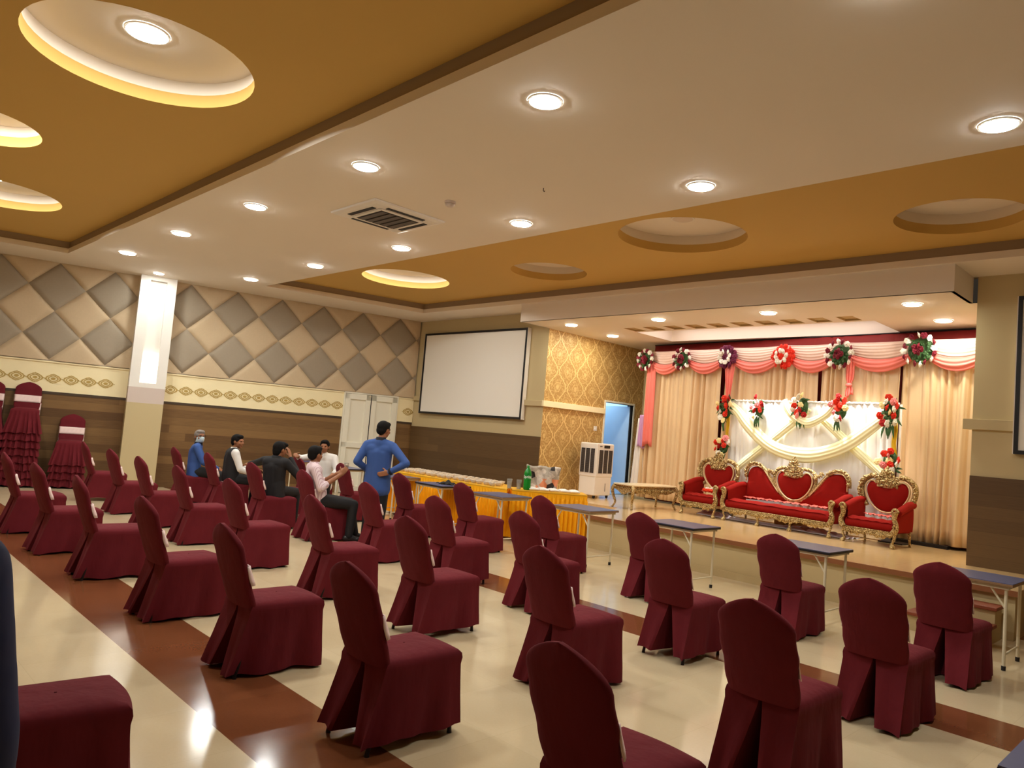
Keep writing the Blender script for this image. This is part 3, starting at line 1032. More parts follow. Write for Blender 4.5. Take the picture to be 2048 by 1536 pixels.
def chair(x, y, label, group, rz=0.0, kind=None, z=0.0, tilt=0):
    k = kind
    if k in used:
        o = copy_tree(PROTO[k])
    else:
        o = PROTO[k]
        used.add(k)
    o.location = (x, y, z)
    o.rotation_euler = (0, 0, rz)
    return tag(o, label, 'chair', group)


G1, G2, G3, G4 = 'chairs in the row nearest the viewer', 'chairs in the second row', 'chairs in the third row', 'chairs in the front row by the desks'
D = .37
for x, y, lab, g, rz, k in [
    (-3.37, .83, 'maroon covered chair at the lower left corner, partly behind the navy sleeve', 'chairs beside the viewer', rad(-6), 0),
    (-1.72, 2.02 + D, 'closest maroon covered chair, cut off by the bottom edge', G1, rad(-2), 1),
    (-3.27, 2.10 + D, 'maroon covered chair with lifted hem and a front leg showing, on the brown band', G1, rad(1), 2),
    (-4.60, 2.02 + D, 'maroon covered chair on the edge of the brown band, left of the lifted hem one', G1, rad(-1), 0),
    (-6.05, 1.99 + D, 'maroon covered chair third from the left in the row along the near brown band', G1, rad(2), 3),
    (-7.62, 1.93 + D, 'maroon covered chair second from the left of those fully standing on the near brown band', G1, rad(-2), 0),
    (-8.98, 1.86 + D, 'maroon covered chair furthest left of those fully standing on the near brown band', G1, rad(3), 1),
    (-10.35, 1.83 + D, 'maroon covered chair at the left end of the near row, below the tallest chair stack', G1, rad(0), 3),
    (-1.78, 3.50 + D, 'large maroon chair right of the closest one, cut by the bottom edge', G2, rad(0), 3),
    (-3.31, 3.60 + D, 'maroon chair directly behind the closest one, with a dark pleat opening', G2, rad(-2), 0),
    (-4.74, 3.55 + D, 'maroon chair with open back pleat in the middle of the cream floor', G2, rad(1), 2),
    (-6.12, 3.49 + D, 'maroon chair in front of the man in the pink shirt', G2, rad(-3), 0),
    (-7.60, 3.34 + D, 'maroon chair on the cream floor left of the one before the pink shirted man', G2, rad(2), 1),
    (-9.12, 3.36 + D, 'maroon chair below the man wearing the face mask', G2, rad(-1), 3),
    (-10.48, 3.35 + D, 'maroon chair left of the one below the masked man, beside the column foot', G2, rad(1), 0),
    (-11.80, 3.37 + D, 'maroon chair standing alone in front of the white column', G2, rad(3), 1),
    (-13.35, 3.42 + D, 'maroon chair between the short chair stack and the column', G2, rad(-4), 2),
    (-1.74, 4.94 + D, 'maroon chair second from the right edge, seen squarely from behind', G3, rad(0), 3),
    (-3.28, 4.94 + D, 'maroon chair with a gaping triangular pleat, in front of the middle stage edge', G3, rad(1), 2),
    (-4.88, 4.99 + D, 'maroon chair half hidden by the one before it, right of the central floor', G3, rad(-2), 0),
    (-6.09, 4.90 + D, 'maroon chair at the left end of the far brown floor band', G3, rad(1), 2),
    (-7.42, 4.92 + D, 'maroon chair in front of the standing man in blue', G3, rad(-1), 0),
    (-9.00, 4.95 + D, 'maroon chair the man in the pink striped shirt sits on', G3, rad(-1), 3),
    (-10.06, 4.72 + D, 'maroon chair the man in black sits sideways on', G3, rad(2), 1),
    (-11.87, 4.83 + D, 'maroon chair the man in the dark vest sits on', G3, rad(-2), 3),
    (-13.02, 4.72 + D, 'maroon chair the grey haired masked man sits on', G3, rad(-2), 1),
    (-1.76, 6.47 + D, 'maroon chair at the right end of the front row, before the bright blue desk', G4, rad(-1), 3),
    (-3.15, 6.57 + D, 'maroon chair before the desk right of the sofa centre', G4, rad(0), 1),
    (-4.64, 6.52 + D, 'narrow looking maroon chair before the desk below the gilded table', G4, rad(1), 0),
    (-6.10, 6.55 + D, 'maroon chair before the desk at the right end of the buffet', G4, rad(-2), 0),
    (-7.57, 6.53 + D, 'maroon chair before the yellow skirted buffet, next to the desk with the bottle behind', G4, rad(0), 1),
    (-8.85, 6.42 + D, 'maroon chair right of the standing man in blue', G4, rad(1), 0),
    (-10.54, 6.48 + D, 'maroon chair left of the standing man in blue, before the white door', G4, rad(-1), 3),
    (-11.92, 6.42 + D, 'maroon chair under the arm of the man in the white shirt', G4, rad(0), 1),
    (-11.15, 5.85, 'maroon chair seen from its seat side, beyond the man in black', 'chairs turned in the talking group', rad(-4), 2),
]:
    chair(x, y, lab, g, rz, k)

# stacks of chairs against the left wall, facing the hall
FACE = -PI / 2 - SK


def stack(u, n, tops, name, group):
    p = lw(u, n, 0)
    for i, z in enumerate(tops):
        lab = name + (', topmost chair' if i == len(tops) - 1 else ', %s chair from the floor' % ORD[i])
        chair(p.x, p.y, lab, group, FACE + rad(R.uniform(-2, 2)), 4, z)


stack(-.50, .42, [0, .13, .26, .39, .52, .65, .78, .91], 'maroon covered chair of the tallest stack by the plank wall', 'tall stack of covered chairs')
stack(.24, .42, [0, .13, .26, .385], 'maroon covered chair of the short stack by the column', 'short stack of covered chairs')
stack(-1.06, .42, [0, .13, .26, .39, .52, .65, .78, .90], 'maroon covered chair of the stack cut by the left edge', 'chair stack at the left edge')

# ================================================================== DESKS
def make_desk(edge):
    root = empty('folding_desk')
    w, d, h = .70, .60, .73
    b = MB(); b.b2((-w / 2, -d / 2, h - .006), (w / 2, d / 2, h)); b.build('desk_top', M['blue_top'], root)
    b = MB(); b.b2((-w / 2 - .002, -d / 2 - .002, h - .028), (w / 2 + .002, d / 2 + .002, h - .005)); b.build('desk_edge', edge, root, bevel=.003)
    b = MB()
    for s in (-1, 1):
        b.b2((-w / 2 + .03, s * (d / 2 - .035) - .012, h - .055), (w / 2 - .03, s * (d / 2 - .035) + .012, h - .028))
        b.b2((s * (w / 2 - .05) - .012, -d / 2 + .04, h - .055), (s * (w / 2 - .05) + .012, d / 2 - .04, h - .028))
    b.build('under_frame', M['cream_metal'], root)
    for sx in (-1, 1):
        for sy in (-1, 1):
            x, y = sx * (w / 2 - .055), sy * (d / 2 - .05)
            b = MB(); b.tube([(x, y, .02), (x, y, h - .05)], .0135, 10)
            lg = b.build('leg', M['cream_metal'], root, smooth=True, angle=rad(50))
            b = MB(); b.lathe([(.017, 0), (.018, .035), (.015, .038)], 12, Matrix.Translation((x, y, 0))); b.build('foot', M['rubber'], lg)
        b = MB(); b.tube([(sx * (w / 2 - .055), -d / 2 + .05, .13), (sx * (w / 2 - .055), d / 2 - .05, .13)], .009, 8)
        b.build('stretcher', M['cream_metal'], root, smooth=True, angle=rad(50))
        b = MB(); b.tube([(sx * (w / 2 - .055), -d / 2 + .05, h - .22), (sx * (w / 2 - .17), -d / 2 + .05, h - .05)], .009, 8)
        b.build('brace', M['cream_metal'], root, smooth=True, angle=rad(50))
    return root


DP = [make_desk(M['ply_edge']), make_desk(M['black'])]
dused = set()
for x, y, k, lab in [
    (-1.84, 7.78, 0, 'bright blue topped folding desk before the stage steps at the right edge'),
    (-3.38, 7.80, 1, 'blue topped folding desk below the right half of the sofa'),
    (-4.95, 7.84, 1, 'blue topped folding desk in front of the left gilded armchair'),
    (-6.44, 7.78, 0, 'blue topped folding desk at the right end of the yellow buffet'),
    (-7.92, 7.62, 0, 'blue topped folding desk before the buffet, below the green bottle'),
    (-9.36, 7.68, 1, 'blue topped folding desk with a black cloth lying on it'),
    (-10.72, 7.72, 0, 'blue topped folding desk mostly hidden behind the standing man in blue'),
    (-12.30, 7.60, 1, 'blue topped folding desk in front of the white double door'),
    (-13.75, 7.70, 0, 'folding desk by the plank wall of which mainly cream legs show'),
    (-.24, 3.15, 1, 'desk whose blue top fills the lower right corner'),
]:
    if k in dused:
        o = copy_tree(DP[k])
    else:
        o = DP[k]; dused.add(k)
    o.location = (x, y, 0)
    tag(o, lab, 'desk', 'folding exam desks')

t = empty('black_cloth', (-9.30, 7.72, .731), rad(20), 'crumpled black cloth on the desk beside the standing man', 'cloth')
b = MB()
b.grid(lambda u, v: ((u - .5) * .30, (v - .5) * .20, .012 + .05 * math.exp(-((u - .55) ** 2 + (v - .5) ** 2) * 14) + .012 * math.sin(u * 17 + v * 9)), 18, 12)
b.build('cloth', M['black_cloth'], t, smooth=True, thick=.01)

# ================================================================== BUFFET
bf = empty('buffet_table', (-9.6, 8.4, 0), 0, 'long buffet table with a pleated golden satin skirt along the wall', 'table')
O = Vector((-9.6, 8.4, 0))
polyA = [(-11.35, 7.98), (-8.22, 8.03), (-8.85, 8.72), (-11.35, 8.72)]
b = MB(); b.prism([(x - O.x, y - O.y) for x, y in polyA], .755, .78); b.build('table_cloth', M['gold_cloth'], bf, bevel=.006)


def skirt(poly, name, parent, top=.757, hem=.05):
    b = MB()
    pts = []
    for i in range(len(poly)):
        a, c = Vector(poly[i]), Vector(poly[(i + 1) % len(poly)])
        nn = max(2, int((c - a).length / .0066))
        nrm = Vector(((c - a).y, -(c - a).x)).normalized()
        for k in range(nn):
            pts.append((a + (c - a) * k / nn, nrm, (c - a).length * k / nn))
    rg = []
    for z, amp, fl in ((top, 0, .004), (top - .07, .0, .004), (top - .078, .030, .006), (.42, .046, .012), (hem, .052, .02)):
        ring = []
        for p, nrm, s in pts:
            q_ = (s / .070 + .15 * math.sin(s * 3)) % 1.0
            w = q_ / .72 if q_ < .72 else 1 - (q_ - .72) / .28
            q = p + nrm * (fl + amp * (w - .4))
            ring.append((q.x, q.y, z))
        rg.append(ring)
    b.rings(rg, cap=False)
    return b.build(name, M['gold_satin'], parent, smooth=True, angle=rad(55))


skirt([(x - O.x, y - O.y) for x, y in polyA], 'table_skirt', bf)
b = MB()
for x, y in ((-11.2, 8.1), (-11.2, 8.6), (-8.5, 8.12), (-8.95, 8.6)):
    b = MB(); b.tube([(x - O.x, y - O.y, 0), (x - O.x, y - O.y, .755)], .018, 8); b.build('leg', M['cream_metal'], bf)
b2f = empty('buffet_table', (-7.95, 8.75, 0), 0, 'short angled buffet table with a golden skirt at the stage end', 'table')
O2 = Vector((-7.95, 8.75, 0))
polyB = [(-8.17, 8.10), (-7.43, 9.02), (-7.80, 9.34), (-8.55, 8.41)]
b = MB(); b.prism([(x - O2.x, y - O2.y) for x, y in polyB], .757, .782); b.build('table_cloth', M['gold_cloth'], b2f, bevel=.006)
skirt([(x - O2.x, y - O2.y) for x, y in polyB], 'table_skirt', b2f)
for x, y in ((-8.2, 8.22), (-7.55, 9.02), (-7.8, 9.22), (-8.45, 8.42)):
    b = MB(); b.tube([(x - O2.x, y - O2.y, 0), (x - O2.x, y - O2.y, .757)], .018, 8); b.build('leg', M['cream_metal'], b2f)

# disposable bowls laid out on the buffet
bp = empty('disposable_bowl')
b = MB(); b.lathe([(.035, 0), (.055, .03), (.062, .052), (.060, .053), (.052, .032), (.030, .004)], 16); b.build('bowl', M['bowl'], bp, smooth=True, angle=rad(60))
b = MB(); b.ell((0, 0, .042), (.050, .050, .018), n=10, m=6); b.build('filling', plain('pale_snack', (196, 178, 150), 0.7, var=.4, scale=60, bump=.8), bp, smooth=True)
first = True
for i in range(19):
    for j in range(4):
        x, y = -11.22 + i * .152 + R.uniform(-.015, .015), 8.10 + j * .155 + R.uniform(-.015, .015)
        if x > -8.45 - (y - 8.05) * .85:
            continue
        o = bp if first else copy_tree(bp)
        first = False
        o.location = (x, y, .781)
        o.rotation_euler = (0, 0, R.uniform(0, 6))
        tag(o, 'small pale disposable bowl in the rows laid along the golden buffet', 'bowl', 'bowls laid out on the buffet')
pk = empty('napkin_packet')
b = MB()
b.grid(lambda u, v: ((u - .5) * .15, (v - .5) * .11, .02 + .014 * math.sin(u * PI) * math.sin(v * PI) + .004 * math.sin(u * 31) * math.sin(v * 23)), 12, 10)
b.build('packet', M['white_cloth'], pk, smooth=True, thick=.02)
for i, (x, y) in enumerate([(-8.02, 8.42), (-7.92, 8.55), (-7.82, 8.68), (-7.72, 8.82), (-7.63, 8.95), (-8.17, 8.52), (-8.07, 8.66), (-7.97, 8.80), (-7.87, 8.94), (-7.77, 9.08)]):
    o = pk if i == 0 else copy_tree(pk)
    o.location = (x, y, .783)
    o.rotation_euler = (0, 0, rad(50) + R.uniform(-.15, .15))
    tag(o, 'flat white napkin packet on the angled end of the buffet', 'packet', 'packets on the buffet end')
for k, (x, y, lab) in enumerate(((-8.31, 8.16, 'clear drinking glass left of the green bottle, the left one'), (-8.19, 8.25, 'clear drinking glass touching the left side of the green bottle'))):
    g = empty('drinking_glass', (x, y, .782), 0, lab, 'glass')
    b = MB(); b.lathe([(.032, 0), (.041, .15), (.039, .15), (.031, .006)], 20, cap=True); b.build('tumbler', M['glass'], g, smooth=True, angle=rad(50))
    b = MB(); b.lathe([(.0305, .008), (.036, .10)], 20); b.build('drink', plain('pale_drink', (228, 222, 208), .3), g, smooth=True, angle=rad(50))
bt = empty('soda_bottle', (-8.10, 8.34, .782), 0, 'green plastic soda bottle with white lettering on the buffet', 'bottle')
b = MB(); b.lathe([(.046, 0), (.057, .012), (.060, .06), (.057, .14), (.060, .17), (.060, .24), (.056, .275), (.034, .325), (.018, .345), (.017, .360)], 28); b.build('bottle_body', M['green_plastic'], bt, smooth=True, angle=rad(60))
b = MB(); b.lathe([(.021, .352), (.021, .378), (.018, .382)], 20); b.build('cap', plain('green_cap', (40, 140, 60), .4), bt, smooth=True, angle=rad(40))
b = MB(); b.lathe([(.0608, .165), (.0608, .245)], 28, cap=False); b.build('label_band', plain('green_label', (20, 130, 50), .4), bt, smooth=True)
tc = bpy.data.curves.new('lettering', 'FONT')
tc.body = 'Sprite'
tc.size = .062
tc.align_x = 'CENTER'
tc.extrude = .0004
tc.offset = .0008
to = bpy.data.objects.new('lettering', tc)
COL.objects.link(to)
dg = bpy.context.evaluated_depsgraph_get(); dg.update()
me = bpy.data.meshes.new_from_object(to.evaluated_get(dg), depsgraph=dg)
bpy.data.objects.remove(to)
ang0 = math.atan2(-8.34, 8.10)          # towards the viewer
for v in me.vertices:
    a = ang0 + v.co.x / .0615
    rr_ = .0616 + v.co.z
    v.co = (rr_ * math.cos(a), rr_ * math.sin(a), .186 + v.co.y)
me.materials.clear(); me.materials.append(M['label'])
lo = bpy.data.objects.new('lettering', me); COL.objects.link(lo); lo.parent = bt

# chair wrapped in newsprint behind the buffet
nc = empty('wrapped_chair', (-9.15, 9.82, 0), rad(-137), 'armless chair wrapped in crumpled newsprint behind the buffet', 'chair')


def wrapb(u, v):
    z = .45 + .63 * v
    w = .22 + .10 * v
    x = (2 * u - 1) * w
    return (x, -.20 - .10 * v + .02 * math.sin(u * 9 + v * 7) + .015 * math.sin(u * 23 - v * 11), z + .01 * math.sin(u * 14) * v)


b = MB(); b.grid(wrapb, 26, 18); b.build('backrest', M['newsprint'], nc, smooth=True, thick=.05)
b = MB(); b.b2((-.22, -.22, .38), (.22, .24, .46)); b.build('seat', M['newsprint'], nc, bevel=.02)
for sx in (-1, 1):
    for sy in (-1, 1):
        b = MB(); b.tube([(sx * .19, sy * .19, 0), (sx * .19, sy * .19, .39)], .015, 8); b.build('leg', M['steel_dark'], nc)

# ================================================================== THE STAGE
TH = rad(5.6)
SE, SN = Vector((math.cos(TH), -math.sin(TH), 0)), Vector((math.sin(TH), math.cos(TH), 0))
P0 = Vector((-6.0, 12.445, 0))


def SM(o, off=0.0, z=0.0):
    """frame of the curtain line: x along it, y into the stage"""
    p = P0 + SE * o + SN * off + Vector((0, 0, z))
    return p


def sthing(name, s, off, z, label, cat, group=None):
    return empty(name, SM(s, off, z), -TH, label, cat, group)


def fold_cloth(w, h, amp, pitch, seed, flare=0.0, nu=None, nv=14, pinch=0.0):
    rr = random.Random(seed)
    ph = [rr.uniform(0, 6.3) for _ in range(5)]
    nu = nu or max(20, int(w / .0085))

    def fn(u, v):
        s = (u - .5) * w * (1 + flare * v)
        x = s
        q = s + .09 * math.sin(s * 3.1 + ph[0]) + .045 * math.sin(s * 9 + ph[3]) + .02 * math.sin(s * 23 + ph[1])
        q += .02 * v * math.sin(s * 4 + ph[4])
        a = amp * (.62 + .38 * math.sin(s * 5.3 + ph[1])) * (.75 + .35 * v)
        w_ = (q / pitch + ph[2]) % 1.0
        w_ = math.sin(PI * w_ / .74) ** .6 if 0 < w_ < .74 else 0.0
        y = a * (.5 - w_) - .16 * a * abs(math.sin(PI * q / pitch * 2.37 + ph[4])) ** .6 + .15 * a * math.sin(s * 11 + ph[3])
        return (x + .015 * math.sin(v * 3 + q * 5), y, -v * h)
    return fn, nu, nv


def curtain(s0, s1, z1, z0, off, mat, label, seed, amp=.125, pitch=.155, group='champagne stage curtains'):
    t = sthing('stage_curtain', (s0 + s1) / 2, off, z1, label, 'curtain', group)
    b = MB(); fn, nu, nv = fold_cloth(s1 - s0, z1 - z0, amp, pitch, seed)
    b.grid(fn, nu, nv)
    b.build('cloth', mat, t, smooth=True, thick=.004)
    b = MB(); b.tube([(-(s1 - s0) / 2, .0, -.0), ((s1 - s0) / 2, .0, -.0)], .012, 8); b.build('rail', M['steel_dark'], t)
    return t


curtain(-3.16, -1.275, 3.52, .56, 0, M['curtain'], 'champagne satin curtain at the left end of the stage, next to the doorway', 1)
curtain(-1.225, .655, 3.52, .56, 0, M['curtain'], 'champagne satin curtain behind the left half of the white backdrop', 2)
curtain(.715, 2.02, 3.52, .56, 0, M['curtain'], 'champagne satin curtain behind the right half of the white backdrop', 3)
curtain(2.04, 3.36, 3.52, .55, 0, M['curtain'], 'champagne satin curtain at the right end of the stage, beside the plank wall', 4)
curtain(-3.12, 3.38, 3.745, .52, .16, M['curtain_red'], 'deep red curtain hanging behind the champagne curtains', 5, amp=.012, pitch=.3, group='red curtain')

bays = [-3.05, -2.11, -1.08, .08, 1.10, 2.34, 3.36]
bl = ['first from the left', 'second from the left', 'third from the left', 'in the middle, before the red slit', 'fifth from the left', 'at the right end by the plank wall']
for k in range(6):
    s0, s1 = bays[k], bays[k + 1]
    c, w = (s0 + s1) / 2, s1 - s0
    t = sthing('valance_swag', c, -.08, 0, 'pink swag of the valance, ' + bl[k], 'drapery', 'swags along the top of the stage')

    def sheer(u, v):
        sag = math.sin(PI * u) ** .8
        zt = 3.585 - .02 * sag
        z = zt - v * (.12 + .15 * sag)
        return ((u - .5) * w, -.012 - .03 * math.sin(PI * v) * sag - .005 * math.sin(v * 34 + u * 3), z)

    def coral(u, v):
        sag = math.sin(PI * u) ** .8
        z = 3.46 - .17 * sag - v * (.07 + .135 * sag)
        return ((u - .5) * w, -.035 - .045 * math.sin(PI * v) * (.3 + .7 * sag) - .010 * math.sin(v * 19 + u * 4), z)
    b = MB(); b.grid(sheer, 30, 26); b.build('sheer_drape', M['sheer'], t, smooth=True, thick=.004)
    b = MB(); b.grid(coral, 30, 16); b.build('coral_drape', M['coral'], t, smooth=True, thick=.004)


def tail(s, z1, z0, w1, w0, mat, label, knot=None, off=-.12, seed=1, cat='drapery'):
    t = sthing('fabric_tail', s, off, z1, label, cat, 'hanging fabric tails')
    h = z1 - z0

    def fn(u, v):
        w = w1 + (w0 - w1) * v
        if knot:
            w *= 1 - .55 * math.exp(-((v - knot) / .10) ** 2)
        x = (u - .5) * w
        return (x, -.02 * math.sin(u * PI) + .018 * math.sin(u * 19 + seed) * (.6 + .5 * v), -v * h - .03 * math.sin(u * 6 + seed) * v)
    b = MB(); b.grid(fn, 24, 16); b.build('cloth', mat, t, smooth=True, thick=.006)
    if knot:
        b = MB(); b.ell((0, -.025, -knot * h), (w0 * .42, .04, .035)); b.build('knot', mat, t, smooth=True)


tail(-2.94, 3.32, 1.62, .24, .26, M['coral'], 'long coral tail hanging down at the left end of the curtains')
tail(-3.12, 2.25, 1.58, .14, .20, M['lilac'], 'lilac cloth end hanging below the long coral tail', off=-.08, seed=3)
tail(-3.20, 2.18, .58, .14, .36, M['white_cloth'], 'white cloth strip hanging behind the lilac end by the doorway', off=-.03, seed=4)
tail(-1.03, 3.30, 2.60, .24, .09, M['coral'], 'short coral tail above the top left bouquet', seed=5)
tail(1.26, 3.34, 2.70, .14, .13, M['coral'], 'knotted pink tail above the middle right bouquet', knot=.72, seed=6)

# ---- flowers
_bloom = {}


def bloom_mesh(col):
    if col in _bloom:
        return _bloom[col]
    b = MB()
    for ring, (np_, rr_, tilt, sz) in enumerate(((6, .55, .25, .62), (5, .34, .75, .52), (4, .14, 1.15, .40))):
        for k in range(np_):
            a = 2 * PI * k / np_ + ring * .5
            T = Matrix.Rotation(a, 4, 'Z') @ Matrix.Translation((rr_, 0, .12 * ring + .12)) @ Matrix.Rotation(-tilt, 4, 'Y')
            b.ell((0, 0, 0), (sz * .62, sz * .72, .10), T, n=8, m=5)
    b.ell((0, 0, .45), (.2, .2, .25), n=8, m=5)
    b.ell((0, 0, .1), (.35, .35, .22), n=8, m=5)
    o = b.build('bloom', M['petal_' + col], None, smooth=True)
    me = o.data
    bpy.data.objects.remove(o)
    _bloom[col] = me
    return me


def add_bloom(par, x, z, r, col, y=-.05, name='bloom'):
    o = bpy.data.objects.new(name, bloom_mesh(col))
    COL.objects.link(o)
    o.parent = par
    o.location = (x, y, z)
    # the bloom's own axis (z) looks out of the stage (-y)
    o.rotation_euler = (PI / 2 + R.uniform(-.35, .35), R.uniform(-.3, .3), R.uniform(0, 6))
    o.scale = (r, r, r)
    return o


def leaf(b, p, d, L, w):
    d = Vector(d).normalized()
    side = d.cross(Vector((0, -1, 0.2))).normalized()
    p = Vector(p)
    nrm = Vector((0, -.02, 0))
    n = 5
    vs = []
    for i in range(n + 1):
        t = i / n
        c = p + d * L * t + Vector((0, -.03 * math.sin(t * PI), -.25 * L * t * t))
        ww = w * math.sin(PI * (t * .92 + .06)) * .5
        vs += [c - side * ww, c + nrm * .3, c + side * ww]
    fs = []
    for i in range(n):
        for j in (0, 1):
            a = i * 3 + j
            fs.append((a, a + 1, a + 4, a + 3))
    b.add(vs, fs)


def bouquet(s, z, w, h, cols, label, seed, off=-.56):
    rr = random.Random(seed)
    t = sthing('flower_bouquet', s, off, z, label, 'flowers', 'bouquets on the white backdrop')
    b = MB()
    for k in range(24):
        a = rr.uniform(0, 2 * PI)
        leaf(b, (rr.uniform(-.3, .3) * w, .0, rr.uniform(-.3, .3) * h), (math.cos(a), rr.uniform(-.5, -.1), math.sin(a)), rr.uniform(.4, .62) * max(w, h) * .50, .036)
    for k in range(5):
        leaf(b, (rr.uniform(-.2, .2) * w, 0, -.35 * h), (rr.uniform(-.4, .4), -.2, -1), .26 * h + .06, .035)
    b.ell((0, .02, 0), (w * .34, .035, h * .36), n=12, m=8)
    b.build('foliage', M['stem'], t, smooth=True)
    spots = []
    tries = 0
    while len(spots) < len(cols) and tries < 4000:
        tries += 1
        x, q = rr.uniform(-.5, .5), rr.uniform(-.5, .5)
        if (x / .5) ** 2 + (q / .5) ** 2 > 1: continue
        x, q = x * w * .95, q * h * .95
        if all((x - a) ** 2 + (q - c) ** 2 > (.062) ** 2 for a, c in spots):
            spots.append((x, q))
    for (x, q), c in zip(spots, cols):
        add_bloom(t, x, q, rr.uniform(.056, .070), c, -.06 - rr.uniform(0, .035))
    return t


bouquet(-.75, 2.41, .30, .52, ['red', 'red', 'cream', 'white', 'red', 'cream', 'crimson', 'red', 'white', 'cream', 'red', 'crimson'], 'red and cream bouquet at the top left corner of the white backdrop', 11)
bouquet(-.09, 2.43, .26, .40, ['crimson', 'pink', 'red', 'crimson', 'white', 'cream', 'crimson', 'pink'], 'small dark red and pink bouquet, second along the backdrop top', 12)
bouquet(.71, 2.47, .28, .44, ['red', 'white', 'white', 'crimson', 'cream', 'pink', 'white', 'crimson', 'cream', 'red'], 'bouquet of mostly white blooms at the middle of the backdrop top', 13)
bouquet(1.36, 2.45, .28, .42, ['red', 'red', 'pink', 'white', 'crimson', 'red', 'pink', 'cream', 'crimson', 'red'], 'red and pink bouquet, fourth along the backdrop top', 14)
bouquet(2.13, 2.44, .34, .52, ['red', 'white', 'red', 'white', 'cream', 'red', 'red', 'white', 'cream', 'crimson', 'pink', 'red', 'white'], 'big red and white bouquet at the top right corner of the backdrop', 15)
bouquet(-.76, 1.74, .28, .40, ['red', 'red', 'crimson', 'red', 'cream', 'white', 'pink', 'red', 'cream', 'white'], 'red bouquet above the left gilded armchair', 16)
bouquet(2.15, 1.70, .32, .44, ['red', 'red', 'pink', 'cream', 'red', 'pink', 'cream', 'white', 'red', 'white', 'red'], 'red and pink bouquet above the right gilded armchair', 17)


def rosette(s, z, kind, label, r=.205):
    t = sthing('flower_rosette', s, -.17, z, label, 'flowers', 'flower rosettes along the valance')
    rr = random.Random(int(s * 100))
    b = MB()
    b.ell((0, .03, 0), (r * .8, .04, r * .8), n=20, m=8)
    if kind == 'green':
        for k in range(40):
            a = rr.uniform(0, 2 * PI)
            q = rr.uniform(.2, .7) * r
            leaf(b, (math.cos(a) * q, -.01, math.sin(a) * q), (math.cos(a), rr.uniform(-.9, -.3), math.sin(a)), .065, .035)
        b.build('foliage', M['stem'], t, smooth=True)
        n = 16
        for k in range(n):
            a = 2 * PI * k / n + .1
            add_bloom(t, math.cos(a) * r * .92, math.sin(a) * r * .92, .058, ('white', 'maroon')[k % 2], -.045)
        for k in range(5):
            a = 2 * PI * k / 5
            add_bloom(t, math.cos(a) * .052, math.sin(a) * .052, .056, 'maroon', -.085)
    else:
        b.build('backing', M['petal_' + kind], t, smooth=True)
        for k in range(14):
            a = 2 * PI * k / 14
            add_bloom(t, math.cos(a) * r * .86, math.sin(a) * r * .86, .062, kind, -.015)
        for k in range(8):
            a = 2 * PI * k / 8 + .2
            add_bloom(t, math.cos(a) * r * .48 - .015, math.sin(a) * r * .50, .056, 'white', -.065)
        add_bloom(t, -.015, 0, .05, kind, -.08)


rosette(-3.05, 3.39, 'green', 'green centred rosette at the left end of the valance, beside the wallpaper')
rosette(-2.11, 3.38, 'green', 'green centred rosette second from the left along the valance')
rosette(-1.08, 3.40, 'purple', 'purple rosette with a ring of white flowers')
rosette(.08, 3.37, 'red', 'red rosette with a ring of white flowers')
rosette(1.10, 3.38, 'green', 'green centred rosette right of the red one', .225)
rosette(2.34, 3.41, 'green', 'largest green centred rosette, at the right end of the valance', .24)

# ---- white backdrop on its stand
bd = sthing('backdrop', .73, -.45, ZF, 'white pleated wedding backdrop on a pipe stand behind the sofa', 'backdrop')
b = MB(); fn, nu, nv = fold_cloth(2.90, 2.03, .020, .13, 9)
b.grid(fn, nu, nv, Matrix.Translation((0, 0, 2.05))); b.build('cloth', M['white_cloth'], bd, smooth=True, thick=.004)
b = MB()
for z, r_ in ((2.06, .022),):
    b.tube([(-1.47 + i * .0294, .006 * math.sin(i * 1.7), z + .006 * math.sin(i * 2.3)) for i in range(101)], [.020 + .006 * math.sin(i * 2.9) for i in range(101)], 8)
b.build('top_roll', M['white_cloth'], bd, smooth=True)
for sx in (-1, 1):
    b = MB(); b.tube([(sx * 1.475, .05, 0), (sx * 1.475, .05, 2.06)], .018, 10); b.build('stand_pole', M['alu'], bd, smooth=True)
    b = MB(); b.box((sx * 1.475, .05, .01), (.35, .3, .02)); b.build('stand_foot', M['steel_dark'], bd)
for s, x in ((-.745, 'left'), (2.17, 'right')):
    t = sthing('yellow_ribbon', s, -.49, 1.70, 'yellow ribbon hanging between the two bouquets at the %s side of the backdrop' % x, 'ribbon')
    b = MB(); b.grid(lambda u, v: ((u - .5) * .075 + .008 * math.sin(v * 11), .015 * math.sin(u * 9 + v * 4), v * .62), 8, 20); b.build('cloth', M['yellow_ribbon'], t, smooth=True, thick=.006)


